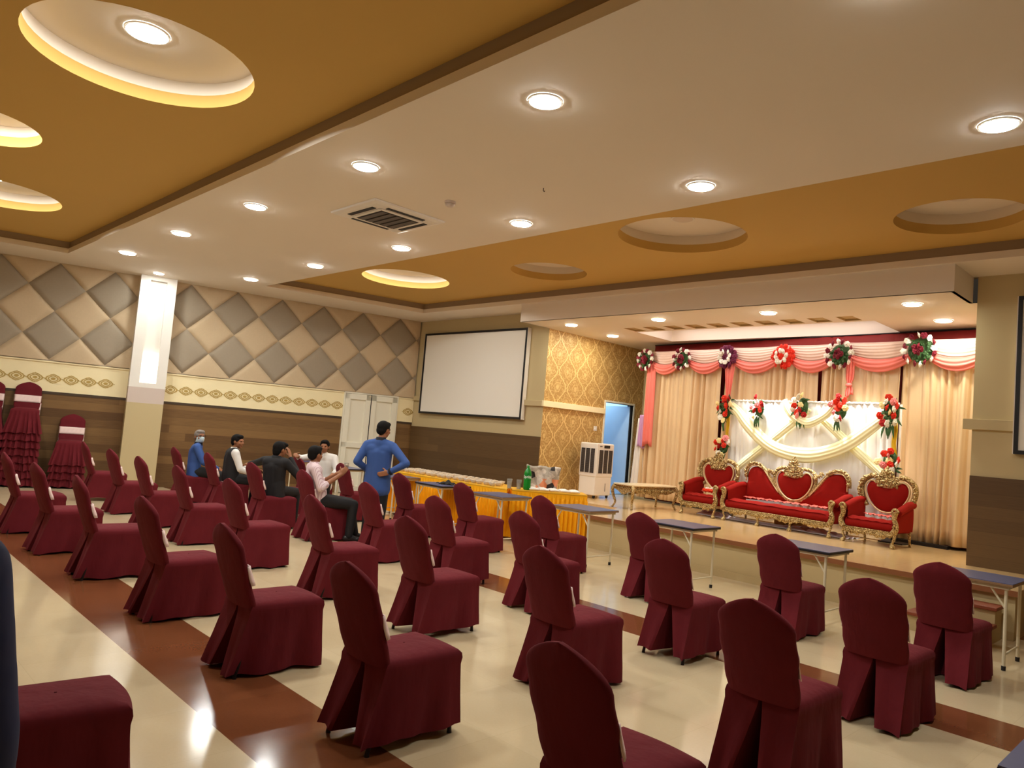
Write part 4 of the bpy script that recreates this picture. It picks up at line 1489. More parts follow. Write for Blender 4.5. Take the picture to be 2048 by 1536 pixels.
def ribbon(path, width, label, seed, off=-.52):
    pts = [Vector((s, 0, z)) for s, z in path]
    # Catmull-Rom through the path
    full = []
    for i in range(len(pts) - 1):
        a = pts[max(i - 1, 0)]; q = pts[i]; c = pts[i + 1]; d = pts[min(i + 2, len(pts) - 1)]
        for k in range(8):
            t = k / 8
            full.append(.5 * ((2 * q) + (c - a) * t + (2 * a - 5 * q + 4 * c - d) * t * t + (3 * q - a - 3 * c + d) * t ** 3))
    full.append(pts[-1])
    o = sum(full, Vector()) / len(full)
    t = sthing('gauze_drape', o.x, off, o.z, label, 'drapery', 'lemon gauze drapes')
    N_ = len(full)

    def fn(u, v):
        i = min(int(round(u * (N_ - 1))), N_ - 1)
        p = full[i] - o
        d = (full[min(i + 1, N_ - 1)] - full[max(i - 1, 0)]).normalized()
        n = Vector((-d.z, 0, d.x))
        w = width * (.72 + .28 * math.sin(PI * u)) * (1 + .06 * math.sin(u * 21 + seed))
        e = p + n * (v - .5) * w
        return (e.x, -.035 * math.sin(PI * v) - .004 * math.sin(v * 24 + u * 5 + seed), e.z)
    b = MB(); b.grid(fn, N_ - 1, 22); b.build('cloth', M['lemon'], t, smooth=True, thick=.006)


ribbon([(-.50, 1.30), (-.45, 1.40), (.1, 1.86), (.70, 2.36), (.78, 2.42)], .14, 'lemon gauze band rising from the lower left of the backdrop', 1, -.50)
ribbon([(.98, 2.38), (1.05, 2.29), (1.45, 1.95), (1.95, 1.55), (2.05, 1.46)], .14, 'lemon gauze band falling to the lower right of the backdrop', 2, -.50)
ribbon([(-.66, 2.46), (-.50, 2.35), (-.26, 2.11), (.13, 1.82), (.51, 1.70), (.88, 1.69), (1.23, 1.78), (1.51, 1.92), (1.81, 2.15), (2.08, 2.37)], .23, 'largest lemon gauze swag, spanning the whole backdrop', 3, -.56)
ribbon([(.40, 2.58), (.46, 2.45), (.60, 2.30), (.83, 2.21), (1.08, 2.32), (1.22, 2.46), (1.27, 2.57)], .15, 'small lemon gauze swag at the backdrop top between the bouquets', 4, -.58)

# ================================================================== GILDED SEATS
F0 = Vector((-5.35, 11.15, ZF))


def carve(b, path, size, dens, rr, depth=.03, flat=.5):
    """gilt leaf carving along a path"""
    for i in range(len(path) - 1):
        a, c = Vector(path[i]), Vector(path[i + 1])
        n = max(1, int((c - a).length * dens))
        for k in range(n):
            p = a + (c - a) * (k + rr.random()) / n
            q = size * rr.uniform(.6, 1.25)
            rot = Matrix.Rotation(rr.uniform(0, PI), 4, 'Y') @ Matrix.Rotation(rr.uniform(-.5, .5), 4, 'X')
            b.ell((p.x + rr.uniform(-.4, .4) * size, p.y - rr.uniform(0, depth), p.z + rr.uniform(-.4, .4) * size), (q, q * flat, q * .45), n=7, m=5, rot=rot)


def smooth_path(pts, n=6, closed=False):
    P_ = [Vector(p) for p in pts]
    N_ = len(P_)
    out = []
    for i in range(N_ if closed else N_ - 1):
        g = (lambda j: P_[j % N_]) if closed else (lambda j: P_[min(max(j, 0), N_ - 1)])
        a, q, c, d = g(i - 1), g(i), g(i + 1), g(i + 2)
        for k in range(n):
            t = k / n
            out.append(.5 * ((2 * q) + (c - a) * t + (2 * a - 5 * q + 4 * c - d) * t * t + (3 * q - a - 3 * c + d) * t ** 3))
    if not closed:
        out.append(P_[-1])
    return out


def pad_panel(b, outline, y, puff, M_=None):
    """an upholstered panel bounded by an outline in x, z, bulging towards -y"""
    c = sum((Vector(p) for p in outline), Vector()) / len(outline)
    rings = []
    for f, h in ((1, 0), (.97, .35), (.86, .75), (.65, .95), (.35, 1), (.05, 1)):
        rings.append([(c.x + (p.x - c.x) * f, y - puff * h, c.z + (p.z - c.z) * f) for p in outline])
    b.rings(rings, cap=True)
    back = [(p.x, y + .03, p.z) for p in outline]
    b.rings([back, rings[0]], cap=True)


HEART = [(0, .455), (.12, .485), (.23, .58), (.295, .70), (.305, .80), (.27, .87), (.21, .895), (.165, .87), (.15, .835), (.07, .815), (0, .81)]


def gilded_seat(cx, w, kind, label):
    rr = random.Random(int(cx * 100) + 5)
    root = empty('gilded_' + kind, F0 + SE * cx, -TH, label, kind)
    hw, dp = w / 2, .62
    yb = .56
    sofa = kind == 'sofa'
    # seat
    b = MB()
    def seat(u, v):
        x = (u - .5) * 2 * (hw - .07)
        y = .02 + v * (dp - .08)
        e = min(1, (1 - abs(2 * u - 1)) / .06) ** .5
        return (x, y - .02 * (v < .01), .30 + .075 * math.sin(PI * min(1, v * 1.3 + .18)) * e + .005 * math.sin(u * 30))
    b.grid(seat, 30, 12)
    b.grid(lambda u, v: ((u - .5) * 2 * (hw - .07), .0 + .02 - .03 * math.sin(PI * v), .21 + .135 * v), 30, 8)
    b.b2((-hw + .07, .03, .20), (hw - .07, dp - .06, .29))
    b.build('seat_cushion', M['red_velvet'], root, smooth=True, angle=rad(50))
    b = MB()
    b.grid(lambda u, v: ((u - .5) * 2 * (hw - .12), (.43 + v * .085), .398 + .006 * math.sin(u * w * 34 + v * 5) + .010 * math.sin(u * w * 71 + v * 13) + .012 * math.sin(v * PI)), 60, 8)
    b.build('plastic_cover', M['gloss_red'], root, smooth=True, thick=.003)
    # apron, carved
    b = MB()
    def apron(u, v):
        x = (u - .5) * 2 * (hw - .05)
        dip = .045 * abs(math.sin(u * PI * (4 if sofa else 2))) + .012 * math.sin(u * w * 60)
        return (x, -.01 - .012 * math.sin(PI * v), .215 - v * (.05 + dip))
    b.grid(apron, 60, 6)
    b.tube([(-hw + .04, -.015, .215), (hw - .04, -.015, .215)], .012, 8)
    nb = 10 if sofa else 4
    for k in range(nb):
        x = -hw + .16 + (w - .32) * k / (nb - 1)
        b.tube([(x + .030 * math.cos(t) * (1 - t / 14), -.028, .180 + .026 * math.sin(t) * (1 - t / 14)) for t in [i * .7 for i in range(15)]], .006, 6)
    carve(b, [(-hw + .08, -.018, .165), (hw - .08, -.018, .165)], .020, 60, rr, .008)
    o = b.build('carved_apron', M['gilt'], root, smooth=True, thick=0)
    # front legs
    xs = [-hw + .06, hw - .06] + ([-.28, .28] if sofa else [])
    for x in xs:
        b = MB()
        s = math.copysign(1, x) if abs(x) > .5 * hw else 0
        pts = [(x, .015, .20), (x + s * .022, .005, .155), (x + s * .012, .0, .10), (x - s * .006, .005, .055), (x + s * .008, -.01, .022), (x + s * .012, -.012, 0)]
        b.tube(smooth_path(pts, 4), [.036 - .020 * math.sin(PI * min(1, i / 16)) + .004 * math.sin(i * 1.9) for i in range(21)], 10)
        b.ell((x + s * .01, -.015, .018), (.032, .034, .018))
        b.build('leg', M['gilt'], root, smooth=True)
    for x in (-hw + .08, hw - .08):
        b = MB(); b.tube([(x, dp - .06, .24), (x, dp - .02, 0)], [.024, .017], 8); b.build('leg', M['gilt'], root, smooth=True)
    # arms
    for s in (-1, 1):
        b = MB()
        path = [(s * (hw - .045), yb, .60), (s * (hw - .035), .40, .585), (s * (hw - .03), .22, .535), (s * (hw - .03), .05, .485)]
        b.tube(smooth_path(path, 5), .055, 12)
        b.grid(lambda u, v: (s * (hw - .035 + .030 * math.sin(v * PI) * .3), .03 + u * (yb - .03), .22 + v * (.28 + .09 * u)), 8, 6)
        b.grid(lambda u, v: (s * (hw - .085), .03 + u * (yb - .03), .22 + v * (.28 + .09 * u)), 8, 6)
        b.build('arm_pad', M['red_velvet'], root, smooth=True)
        b = MB()
        x = s * (hw - .035)
        # scroll: a curl of gilt wood at the head of the arm, on a carved post
        b.tube(smooth_path([(x - s * .012, -.005, .21), (x + s * .02, -.012, .27), (x + s * .022, -.015, .33), (x - s * .006, -.012, .40), (x - s * .004, -.012, .46), (x, -.01, .50)], 5), [.048 - .016 * math.sin(PI * i / 25) for i in range(26)], 10)
        b.tube([(x + s * (.048 - .0022 * i) * math.cos(i * .42) * 1.0, -.02, .50 + (.048 - .0022 * i) * math.sin(i * .42)) for i in range(18)], .018, 8)
        carve(b, [(x, -.04, .24), (x + s * .01, -.045, .32), (x, -.04, .44)], .022, 60, rr, .012)
        b.build('arm_scroll', M['gilt'], root, smooth=True)
    # upholstered back
    heart = smooth_path([Vector((x, 0, z)) for x, z in HEART] + [Vector((-x, 0, z)) for x, z in reversed(HEART[1:-1])], 4, True)
    b = MB(); pad_panel(b, heart, yb, .05); b.build('back_cushion', M['red_velvet'], root, smooth=True, angle=rad(60))
    b = MB()
    hp = [(p.x * 1.03, yb - .03, p.z + (p.z - .68) * .03) for p in heart]
    b.tube(hp + hp[:1], .013, 8); b.build('inner_moulding', M['gilt_pale'], root, smooth=True)
    b = MB()
    if sofa:
        for s in (-1, 1):
            wing = [(s * x, z) for x, z in ((.04, .40), (.20, .47), (.31, .585), (.42, .72), (.52, .845), (.62, .915), (.73, .93), (.82, .89), (.865, .80), (.87, .66), (.90, .60), (.90, .36))]
            wl = smooth_path([Vector((x, 0, z)) for x, z in wing], 4)
            bb = MB(); pad_panel(bb, wl, yb + .01, .045); bb.build('back_cushion', M['red_velvet'], root, smooth=True, angle=rad(60))
            line = [Vector((p.x * 1.0 + s * .012, yb - .025, p.z + .018)) for p in wl[6:-8]]
            bb = MB(); bb.tube(line, .011, 8); bb.build('inner_moulding', M['gilt_pale'], root, smooth=True)
            outer = [Vector((p.x + s * .028, yb, p.z + .045)) for p in wl[8:-9]]
            b.tube(outer, [.032] * len(outer), 10)
            carve(b, [(p.x, yb - .03, p.z + .015) for p in outer[8:]], .030, 60, rr, .02)
            carve(b, [(s * .36, yb - .02, .84), (s * .47, yb - .02, .90)], .035, 90, rr, .02)
    side = [Vector((x, yb, z)) for x, z in ((.30, .52), (.365, .66), (.385, .78), (.36, .88), (.27, .955), (.17, .98))]
    if sofa:
        side = [Vector((x, yb, z)) for x, z in ((.02, .43), (.15, .465), (.27, .57), (.345, .70), (.355, .82), (.32, .91), (.23, .955), (.15, .96))]
    for s in (-1, 1):
        sp = smooth_path([Vector((s * p.x, p.y, p.z)) for p in side], 5)
        b.tube(sp, .040 if not sofa else .030, 10)
        if not sofa:
            carve(b, [(p.x + s * .012, yb - .04, p.z) for p in sp[4:]], .034, 85, rr, .02)
        else:
            carve(b, [(p.x, yb - .02, p.z) for p in sp[18:]], .028, 70, rr, .02)
    b.build('back_frame', M['gilt'], root, smooth=True)
    # crest
    b = MB()
    zt = 1.13 if sofa else 1.10
    for row in range(9):
        f = row / 8
        z = .84 + (zt - .84) * f
        half = (.19 if sofa else .21) * (1 - f) ** .85 + .012
        if row < 2: half = .15
        carve(b, [(-half, yb - .03, z - .25 * half * half), (0, yb - .045, z), (half, yb - .03, z - .25 * half * half)], .030, 75, rr, .03)
    b.ell((0, yb - .06, .925), (.035, .025, .045)); b.ell((0, yb - .04, zt), (.018, .018, .03))
    for s in (-1, 1):
        b.tube([(s * (.13 + (.05 - .0028 * i) * math.cos(i * .45)), yb - .055, .93 + (.05 - .0028 * i) * math.sin(i * .45)) for i in range(15)], .011, 7)
        b.tube([(s * (.055 + (.035 - .002 * i) * math.cos(i * .45)), yb - .06, 1.01 + (.035 - .002 * i) * math.sin(i * .45)) for i in range(14)], .009, 7)
    b.build('crest', M['gilt'], root, smooth=True)
    return root


gilded_seat(-.055, 1.93, 'sofa', 'long red velvet sofa with a carved gilt frame in the middle of the stage')
gilded_seat(-1.51, .78, 'armchair', 'red velvet gilt armchair left of the sofa, with a flower garland on its seat')
gilded_seat(1.42, .80, 'armchair', 'red velvet gilt armchair at the right of the sofa, with an empty seat')

g = empty('flower_garland', F0 + SE * -1.48 + SN * .34 + Vector((0, 0, .41)), -TH, 'orange and white flower garland lying on the left armchair seat', 'garland')
for mat, y0, n_, nm in ((M['garland_red'], -.05, 34, 'orange_strand'), (M['petal_white'], .05, 34, 'white_strand')):
    b = MB()
    for k in range(n_):
        u = k / (n_ - 1)
        b.ell((-.15 + .32 * u + R.uniform(-.012, .012), y0 + .03 * math.sin(u * 7) + R.uniform(-.02, .02), .012 + (.02 if y0 > 0 else 0) + R.uniform(0, .03)), (.024, .024, .020), n=8, m=5)
    b.build(nm, mat, g, smooth=True)

# gilded centre table
ct = empty('centre_table', (-7.80, 11.08, ZF), rad(-6), 'low gilded table with a cream top on the left of the stage', 'table')
wx, wy, th_ = .24, .60, .43
b = MB()
out = []
for k in range(48):
    a = 2 * PI * k / 48
    c, s = math.cos(a), math.sin(a)
    out.append((math.copysign(abs(c) ** .35, c) * wx * 1.12, math.copysign(abs(s) ** .35, s) * wy * 1.06))
b.prism(out, th_ - .025, th_)
b.build('table_top', M['marble'], ct, bevel=.008)
b = MB()
for s in (-1, 1):
    b.grid(lambda u, v: (s * (wx - .02), (u - .5) * 2 * (wy - .04), th_ - .025 - v * (.08 + .06 * math.sin(u * PI) ** 2 + .03 * abs(math.sin(u * PI * 3)))), 40, 5)
    b.grid(lambda u, v: ((u - .5) * 2 * (wx - .03), s * (wy - .03), th_ - .025 - v * (.08 + .08 * math.sin(u * PI) ** 2)), 20, 5)
    carve(b, [(s * (wx - .01), -wy + .08, th_ - .09), (s * (wx - .01), wy - .08, th_ - .09)], .030, 60, R, .0)
    carve(b, [(-wx + .05, s * (wy - .02), th_ - .07), (wx - .05, s * (wy - .02), th_ - .07)], .022, 50, R, .0)
b.build('carved_apron', M['gilt'], ct, smooth=True)
for sx in (-1, 1):
    for sy in (-1, 1):
        x, y = sx * (wx - .03), sy * (wy - .04)
        b = MB()
        b.tube(smooth_path([(x, y, th_ - .03), (x + sx * .035, y + sy * .03, th_ - .11), (x + sx * .015, y + sy * .015, th_ - .22), (x - sx * .012, y - sy * .012, .10), (x + sx * .012, y + sy * .012, .025), (x + sx * .02, y + sy * .02, 0)], 4), [.036 - .019 * min(1, i / 14) for i in range(21)], 10)
        b.ell((x + sx * .018, y + sy * .018, .014), (.024, .024, .014))
        b.build('leg', M['gilt'], ct, smooth=True)

# air cooler
co = empty('air_cooler', (-9.42, 11.64, ZF), rad(3), 'tall white air cooler on castors by the wallpapered wall', 'air cooler')
cx, cy = .21, .29
b = MB()
b.b2((-cx, -cy, .42), (cx, cy, 1.09)); b.build('upper_body', M['white_plastic'], co, bevel=.025, seg=3)
b = MB(); b.b2((-cx + .012, -cy + .012, .06), (cx - .012, cy - .012, .43)); b.build('water_tank', M['white_plastic'], co, bevel=.02, seg=3)
b = MB(); b.b2((-cx - .003, -.23, .50), (cx + .006, .23, .96)); b.b2((-.17, -cy - .006, .50), (.17, cy + .003, .98)); b.build('grille_back', M['grille_dark'], co)
b = MB()
for k in range(24):
    z = .51 + k * .0188
    b.b2((cx + .005, -.225, z), (cx + .012, .225, z + .009)); b.b2((-.165, -cy - .012, z), (.165, -cy - .005, z + .009))
b.build('louvres', M['grille'], co)
b = MB()
for q in (-.235, -.08, .08, .235):
    b.b2((cx + .004, q - .007, .49), (cx + .016, q + .007, .97))
for q in (-.175, -.06, .06, .175):
    b.b2((q - .006, -cy - .016, .49), (q + .006, -cy - .004, .99))
b.build('grille_bars', M['white_plastic'], co)
b = MB(); b.b2((cx - .002, -.06, 1.0), (cx + .012, .13, 1.055)); b.build('control_panel', M['black'], co, bevel=.008)
b = MB()
for q in (-.19, -.15):
    b.lathe([(.012, 0), (.012, .012), (.008, .015)], 14, Matrix.Translation((cx, q, 1.03)) @ Matrix.Rotation(PI / 2, 4, 'Y'))
b.build('knobs', M['grille'], co)
b = MB(); b.b2((cx - .012, .07, .14), (cx - .006, .078, .30)); b.build('water_gauge', M['black'], co)
for sx in (-1, 1):
    for sy in (-1, 1):
        b = MB(); b.lathe([(.03, -.012), (.033, -.008), (.033, .008), (.03, .012)], 16, Matrix.Translation((sx * .15, sy * .22, .033)) @ Matrix.Rotation(PI / 2, 4, 'Y')); b.b2((sx * .15 - .02, sy * .22 - .015, .03), (sx * .15 + .02, sy * .22 + .015, .07))
        b.build('castor', M['rubber'], co)

# loose cloth, box and board on the stage floor
fc = empty('loose_cloth', SM(.45, -.82, ZF), -TH, 'crumpled silvery white cloth on the floor behind the sofa legs', 'cloth')
b = MB()
b.grid(lambda u, v: ((u - .5) * 2.7, (v - .5) * .42, .012 + .07 * abs(math.sin(u * 23 + 2 * math.sin(v * 5)) * math.sin(v * PI)) * (.5 + .5 * math.sin(u * 9 + 1)) ** 2 + .015 * math.sin(u * 61 + v * 17) * math.sin(v * PI)), 130, 16)
b.build('cloth', M['cloth_floor'], fc, smooth=True, thick=.006)
bx = empty('low_step_box', SM(.62, -.52 - .0, ZF), -TH, 'low gold box on the floor under the right part of the sofa', 'box')
b = MB(); b.b2((-.26, -.10, .0), (.26, .02, .09)); b.build('box_body', M['gold_box'], bx, bevel=.006)
b = MB(); b.b2((-.27, -.11, .09), (.27, .03, .105)); b.build('box_lid', M['gold_box'], bx, bevel=.004)
kb = empty('dark_board', SM(2.42, -.08, ZF), -TH, 'flat dark board lying at the foot of the right curtain', 'board')
b = MB(); b.b2((-.40, -.05, 0), (.40, .05, .05)); b.build('board', M['black'], kb, bevel=.004)

# ================================================================== PEOPLE
def caps(b, a, c, ra, rc, n=14):
    a, c = Vector(a), Vector(c)
    steps = 5
    b.ell(a, (ra, ra, ra), n=n, m=9)
    b.ell(c, (rc, rc, rc), n=n, m=9)
    if (c - a).length > 1e-4:
        b.tube([a + (c - a) * i / steps for i in range(steps + 1)], [ra + (rc - ra) * i / steps for i in range(steps + 1)], n)


def fuse(b, name, mat, parent, voxel, it=6, fac=.5):
    o = b.build(name, mat, parent)
    md = o.modifiers.new('remesh', 'REMESH')
    md.mode = 'VOXEL'
    md.voxel_size = voxel
    md.use_smooth_shade = True
    sm = o.modifiers.new('smooth', 'SMOOTH')
    sm.factor = fac
    sm.iterations = it
    bake(o)
    o.data.materials.clear()
    o.data.materials.append(mat)
    o.data.shade_smooth()
    return o


def hand(b, wrist, d, nrm, side, curl=.5, k=1.0):
    """palm, four fingers and a thumb; d points along the hand, nrm out of the palm, side towards the thumb"""
    d, nrm = Vector(d).normalized(), Vector(nrm)
    nrm = (nrm - d * nrm.dot(d)).normalized()
    t = Vector(side)
    t = (t - d * t.dot(d) - nrm * t.dot(nrm)).normalized()
    w = Vector(wrist)
    for q in (-.026, -.009, .009, .026):
        caps(b, w + d * .01 * k + t * q * .7 * k, w + d * .085 * k + t * q * k, .016 * k, .012 * k, 10)
    for q, L in ((.027, .070), (.009, .080), (-.009, .074), (-.027, .058)):
        p = w + d * .088 * k + t * q * k
        dd = d.copy()
        for seg in (.45, .32, .23):
            dd = (dd + nrm * curl * .75).normalized()
            e = p + dd * L * seg * k
            caps(b, p, e, .0092 * k, .0082 * k, 8)
            p = e
    p = w + d * .030 * k + t * .026 * k
    dd = (d * .65 + t * .75 + nrm * .25).normalized()
    for seg in (.04, .03):
        e = p + dd * seg * k
        caps(b, p, e, .0115 * k, .0095 * k, 8)
        p = e
        dd = (dd + nrm * curl * .4 + d * .3).normalized()


def person(loc, rz, J, label, shirt, sleeve='long', trouser='trouser_black', hair='hair', head_rot=(0, 0, 0), vest=None, collar=None, mask=False, glasses=False, cuff=None, hem=.10, skin='skin', curl=(.5, .5), pn=None, foot=(0, 1, 0), long_hair=False):
    """J: joints in the person's own frame (x right, y forward, z up)"""
    root = empty('person', loc, rz, label, 'person')
    V = {k: Vector(v) for k, v in J.items()}
    H = V['head']
    HM = Matrix.Translation(H) @ Matrix.Rotation(head_rot[2], 4, 'Z') @ Matrix.Rotation(head_rot[0], 4, 'X') @ Matrix.Rotation(head_rot[1], 4, 'Y')
    b = MB()
    # head: skull, face, jaw, brow, nose, lips, ears
    b.ell((0, -.012, .022), (.077, .095, .092), HM, 20, 14)
    b.ell((0, .022, -.030), (.062, .070, .082), HM, 18, 12)
    b.ell((0, .052, -.082), (.032, .030, .026), HM)
    b.ell((0, .078, .020), (.052, .016, .012), HM)
    caps_h = MB()
    b.tube([HM @ Vector((0, .082, .012)), HM @ Vector((0, .098, -.012)), HM @ Vector((0, .106, -.030))], [.009, .011, .014], 10)
    b.ell((0, .095, -.032), (.019, .013, .010), HM)
    b.ell((0, .085, -.058), (.024, .010, .007), HM); b.ell((0, .083, -.067), (.020, .010, .007), HM)
    for s in (-1, 1):
        b.ell((s * .078, -.008, -.008), (.010, .020, .032), HM)
        b.ell((s * .040, .062, -.028), (.022, .020, .022), HM)
    caps(b, V['neck'], H + Vector((0, -.01, -.06)), .052, .050)
    chest, pel = V['chest'], V['pelvis']
    ax = (V['sr'] - V['sl']).normalized()
    caps(b, V['sl'] * .8 + V['sr'] * .2, V['sr'] * .8 + V['sl'] * .2, .060, .060)
    for s in (-1, 1):
        caps(b, chest + ax * s * .075, pel + ax * s * .070 + Vector((0, 0, .1)), .088, .085)
        caps(b, pel + ax * s * .07 + Vector((0, 0, .1)), pel + ax * s * .075, .085, .095)
    for q, s in (('l', -1), ('r', 1)):
        caps(b, V['s' + q], V['e' + q], .050, .040); caps(b, V['e' + q], V['w' + q], .040, .027)
        caps(b, V['h' + q], V['k' + q], .082, .056); caps(b, V['k' + q], V['a' + q], .055, .036)
        f = Vector(V.get('f' + q, foot))
        caps(b, V['a' + q] + Vector((0, 0, -.03)), V['a' + q] + f * .14 + Vector((0, 0, -.045)), .036, .028)
        fd = (V['w' + q] - V['e' + q]).normalized()
        hd = V.get('d' + q, fd)
        nn = (pn or {}).get('n' + q, Vector((-s * .6, .1, -.5)))
        tt = (pn or {}).get('t' + q, Vector((-s * .4, .6, .5)))
        hand(b, V['w' + q], hd, nn, tt, curl[0 if q == 'l' else 1])
    fuse(b, 'body', M[skin], root, .0075, 4)
    # shirt
    b = MB()
    g = .014
    caps(b, V['sl'] * .88 + V['sr'] * .12 - Vector((0, 0, .01)), V['sr'] * .88 + V['sl'] * .12 - Vector((0, 0, .01)), .062 + g * .5, .062 + g * .5)
    for q in ('sl', 'sr'):
        caps(b, V[q] * .82 + V['neck'] * .18, V['neck'] + Vector((0, 0, -.02)), .062, .056)
    caps(b, V['neck'] + Vector((0, 0, -.05)), V['neck'] + Vector((0, 0, -.01)), .085, .064)
    dn = (pel - chest).normalized()
    back = Vector((0, -.012, 0))
    caps(b, chest + back, pel + back + Vector((0, 0, .1)), .096 + g, .098 + g)
    caps(b, pel + back + Vector((0, 0, .1)), pel - Vector((0, 0, hem)) + back, .098 + g, .100 + g)
    caps(b, chest + ax * .11 + Vector((0, 0, .06)), chest - ax * .11 + Vector((0, 0, .06)), .086 + g * .5, .086 + g * .5)
    for s in (-1, 1):
        caps(b, chest + ax * s * .078, pel + ax * s * .070 + Vector((0, 0, .1)), .088 + g, .084 + g)
        caps(b, pel + ax * s * .078 + Vector((0, 0, .1)), pel + ax * s * .080 - Vector((0, 0, hem)), .086 + g, .100 + g)
    for q in 'lr':
        s0, e0, w0 = V['s' + q], V['e' + q], V['w' + q]
        caps(b, s0, e0, .060 + g * .4, .046 + g * .5)
        if sleeve == 'long':
            caps(b, e0, e0 + (w0 - e0) * .93, .046 + g * .5, .034 + g * .5)
        else:
            caps(b, e0, e0 + (w0 - e0) * .22, .050 + g * .6, .046 + g * .6)
    fuse(b, 'shirt', M[shirt], root, .011, 8)
    if vest:
        b = MB()
        caps(b, chest + back, pel + back + Vector((0, 0, .1)), .106 + g, .106 + g)
        caps(b, V['sl'] * .80 + V['sr'] * .20, V['sr'] * .80 + V['sl'] * .20, .078 + g * .5, .078 + g * .5)
        caps(b, chest + ax * .10 + Vector((0, 0, .06)), chest - ax * .10 + Vector((0, 0, .06)), .098 + g * .5, .098 + g * .5)
        caps(b, pel + back + Vector((0, 0, .1)), pel + back - Vector((0, 0, .03)), .106 + g, .108 + g)
        for s in (-1, 1):
            caps(b, chest + ax * s * .082 + Vector((0, 0, .06)), chest + ax * s * .08, .085, .104 + g)
            caps(b, chest + ax * s * .08, pel + ax * s * .080 + Vector((0, 0, .1)), .104 + g, .104 + g)
            caps(b, pel + ax * s * .08 + Vector((0, 0, .1)), pel + ax * s * .082 + Vector((0, 0, -.03)), .104 + g, .108 + g)
            caps(b, chest + ax * s * .085 + Vector((0, 0, .05)), V['neck'] + ax * s * .06 + Vector((0, -.01, -.035)), .09, .055)
        fuse(b, 'vest', M[vest], root, .011, 8)
    # collar
    b = MB()
    n0 = V['neck'] + Vector((0, 0, .0))
    for i in range(13):
        a = -PI * .5 + 2 * PI * (i / 12) * .86 + .45
    b.rings([[(n0.x + r * math.cos(2 * PI * k / 24), n0.y + .004 + r * .95 * math.sin(2 * PI * k / 24), n0.z + z) for k in range(24)] for r, z in ((.078, -.02), (.066, .038), (.058, .040), (.062, -.02))], cap=False)
    b.build('collar', M[collar or shirt], root, smooth=True)
    if cuff:
        for q in 'lr':
            s0 = V['e' + q] + (V['w' + q] - V['e' + q]) * .84
            s1 = V['e' + q] + (V['w' + q] - V['e' + q]) * .96
            b = MB(); b.tube([s0, s1], [.047, .048], 14); b.build('cuff', M[cuff], root, smooth=True, angle=rad(50))
    # trousers
    b = MB()
    for s in (-1, 1):
        caps(b, pel + ax * s * .075 + Vector((0, 0, .05)), pel + ax * s * .078, .098, .106)
    for q in 'lr':
        caps(b, V['h' + q], V['k' + q], .094, .070); caps(b, V['k' + q], V['a' + q] + Vector((0, 0, .0)), .070, .056)
    fuse(b, 'trousers', M[trouser], root, .011, 8)
    for q in 'lr':
        f = Vector(V.get('f' + q, foot))
        b = MB()
        a = V['a' + q]
        caps(b, a + Vector((0, 0, -.035)) - f * .04, a + f * .16 + Vector((0, 0, -.052)), .043, .034)
        caps(b, a + Vector((0, 0, -.02)), a + f * .06 + Vector((0, 0, -.04)), .045, .042)
        fuse(b, 'shoe', M['shoe'], root, .009, 4)
    # hair
    b = MB()
    b.ell((0, -.020, .034), (.086, .098, .092), HM, 20, 14)
    b.ell((0, -.055, -.010), (.074, .060, .070), HM, 16, 10)
    b.ell((0, .030, .082), (.070, .058, .036), HM, 16, 10)
    if long_hair:
        b.ell((0, -.065, -.045), (.064, .045, .055), HM)
        b.ell((.02, .070, .070), (.055, .040, .030), HM)
    fuse(b, 'hair', M[hair], root, .009, 3)
    for s in (-1, 1):
        b = MB(); b.ell((s * .031, .078, .006), (.012, .008, .007), HM, 10, 8); b.build('eye', M['eye'], root, smooth=True)
    if mask:
        b = MB()
        b.grid(lambda u, v: HM @ Vector(((u - .5) * .135, .112 - .19 * (u - .5) ** 2 * 2.2 + .014 * math.sin(v * PI) - .035 * v * v, -.005 - .095 * v)), 14, 10)
        b.build('face_mask', M['mask'], root, smooth=True, thick=.006)
    if glasses:
        for s in (-1, 1):
            b = MB(); b.tube([HM @ Vector((s * .032 + .024 * math.cos(t), .098, .006 + .018 * math.sin(t))) for t in [2 * PI * i / 16 for i in range(17)]], .0028, 6)
            b.tube([HM @ Vector((s * .056, .097, .008)), HM @ Vector((s * .080, .0, .006))], .0025, 6)
            b.build('glasses', M['black'], root, smooth=True)
    return root


def seated(lean=0.0, head=(0, .02, 1.13), **kw):
    """joints of someone sitting upright on a chair with the seat at 0.46 m"""
    J = dict(pelvis=(0, 0, .55), chest=(0, -.02 + lean * .8, .86), neck=(0, -.005 + lean, 1.005), head=head, sl=(-.185, -.015 + lean, .955), sr=(.185, -.015 + lean, .955),
             el=(-.25, .04 + lean, .70), er=(.25, .04 + lean, .70), wl=(-.14, .26, .62), wr=(.14, .26, .62), hl=(-.095, .02, .53), hr=(.095, .02, .53), kl=(-.12, .43, .50), kr=(.12, .43, .50), al=(-.12, .40, .085), ar=(.12, .40, .085))
    J.update(kw)
    return J


# grey haired man with a mask, looking back over his right shoulder
person((-13.02, 5.10, -.005), rad(-22), seated(lean=.02, head=(.0, .03, 1.135), wl=(-.04, .36, .60), wr=(.07, .38, .60), el=(-.24, .13, .71), er=(.25, .13, .71)),
       'seated grey haired person in a blue shirt and pale face mask, looking towards the viewer', 'shirt_blue', hair='hair_grey', head_rot=(rad(4), 0, rad(-62)), mask=True, glasses=True, collar='collar_navy')
# man in a dark vest over a white shirt
person((-11.87, 5.24, -.005), rad(-14), seated(lean=.03, head=(.02, .06, 1.135), el=(-.24, .12, .70), er=(.25, .10, .70), wl=(-.10, .40, .68), wr=(.20, .36, .62), dr=(.0, 1, .0)),
       'seated person in a dark vest over a white shirt, face in profile', 'shirt_white', vest='shirt_black', head_rot=(0, 0, rad(-42)))
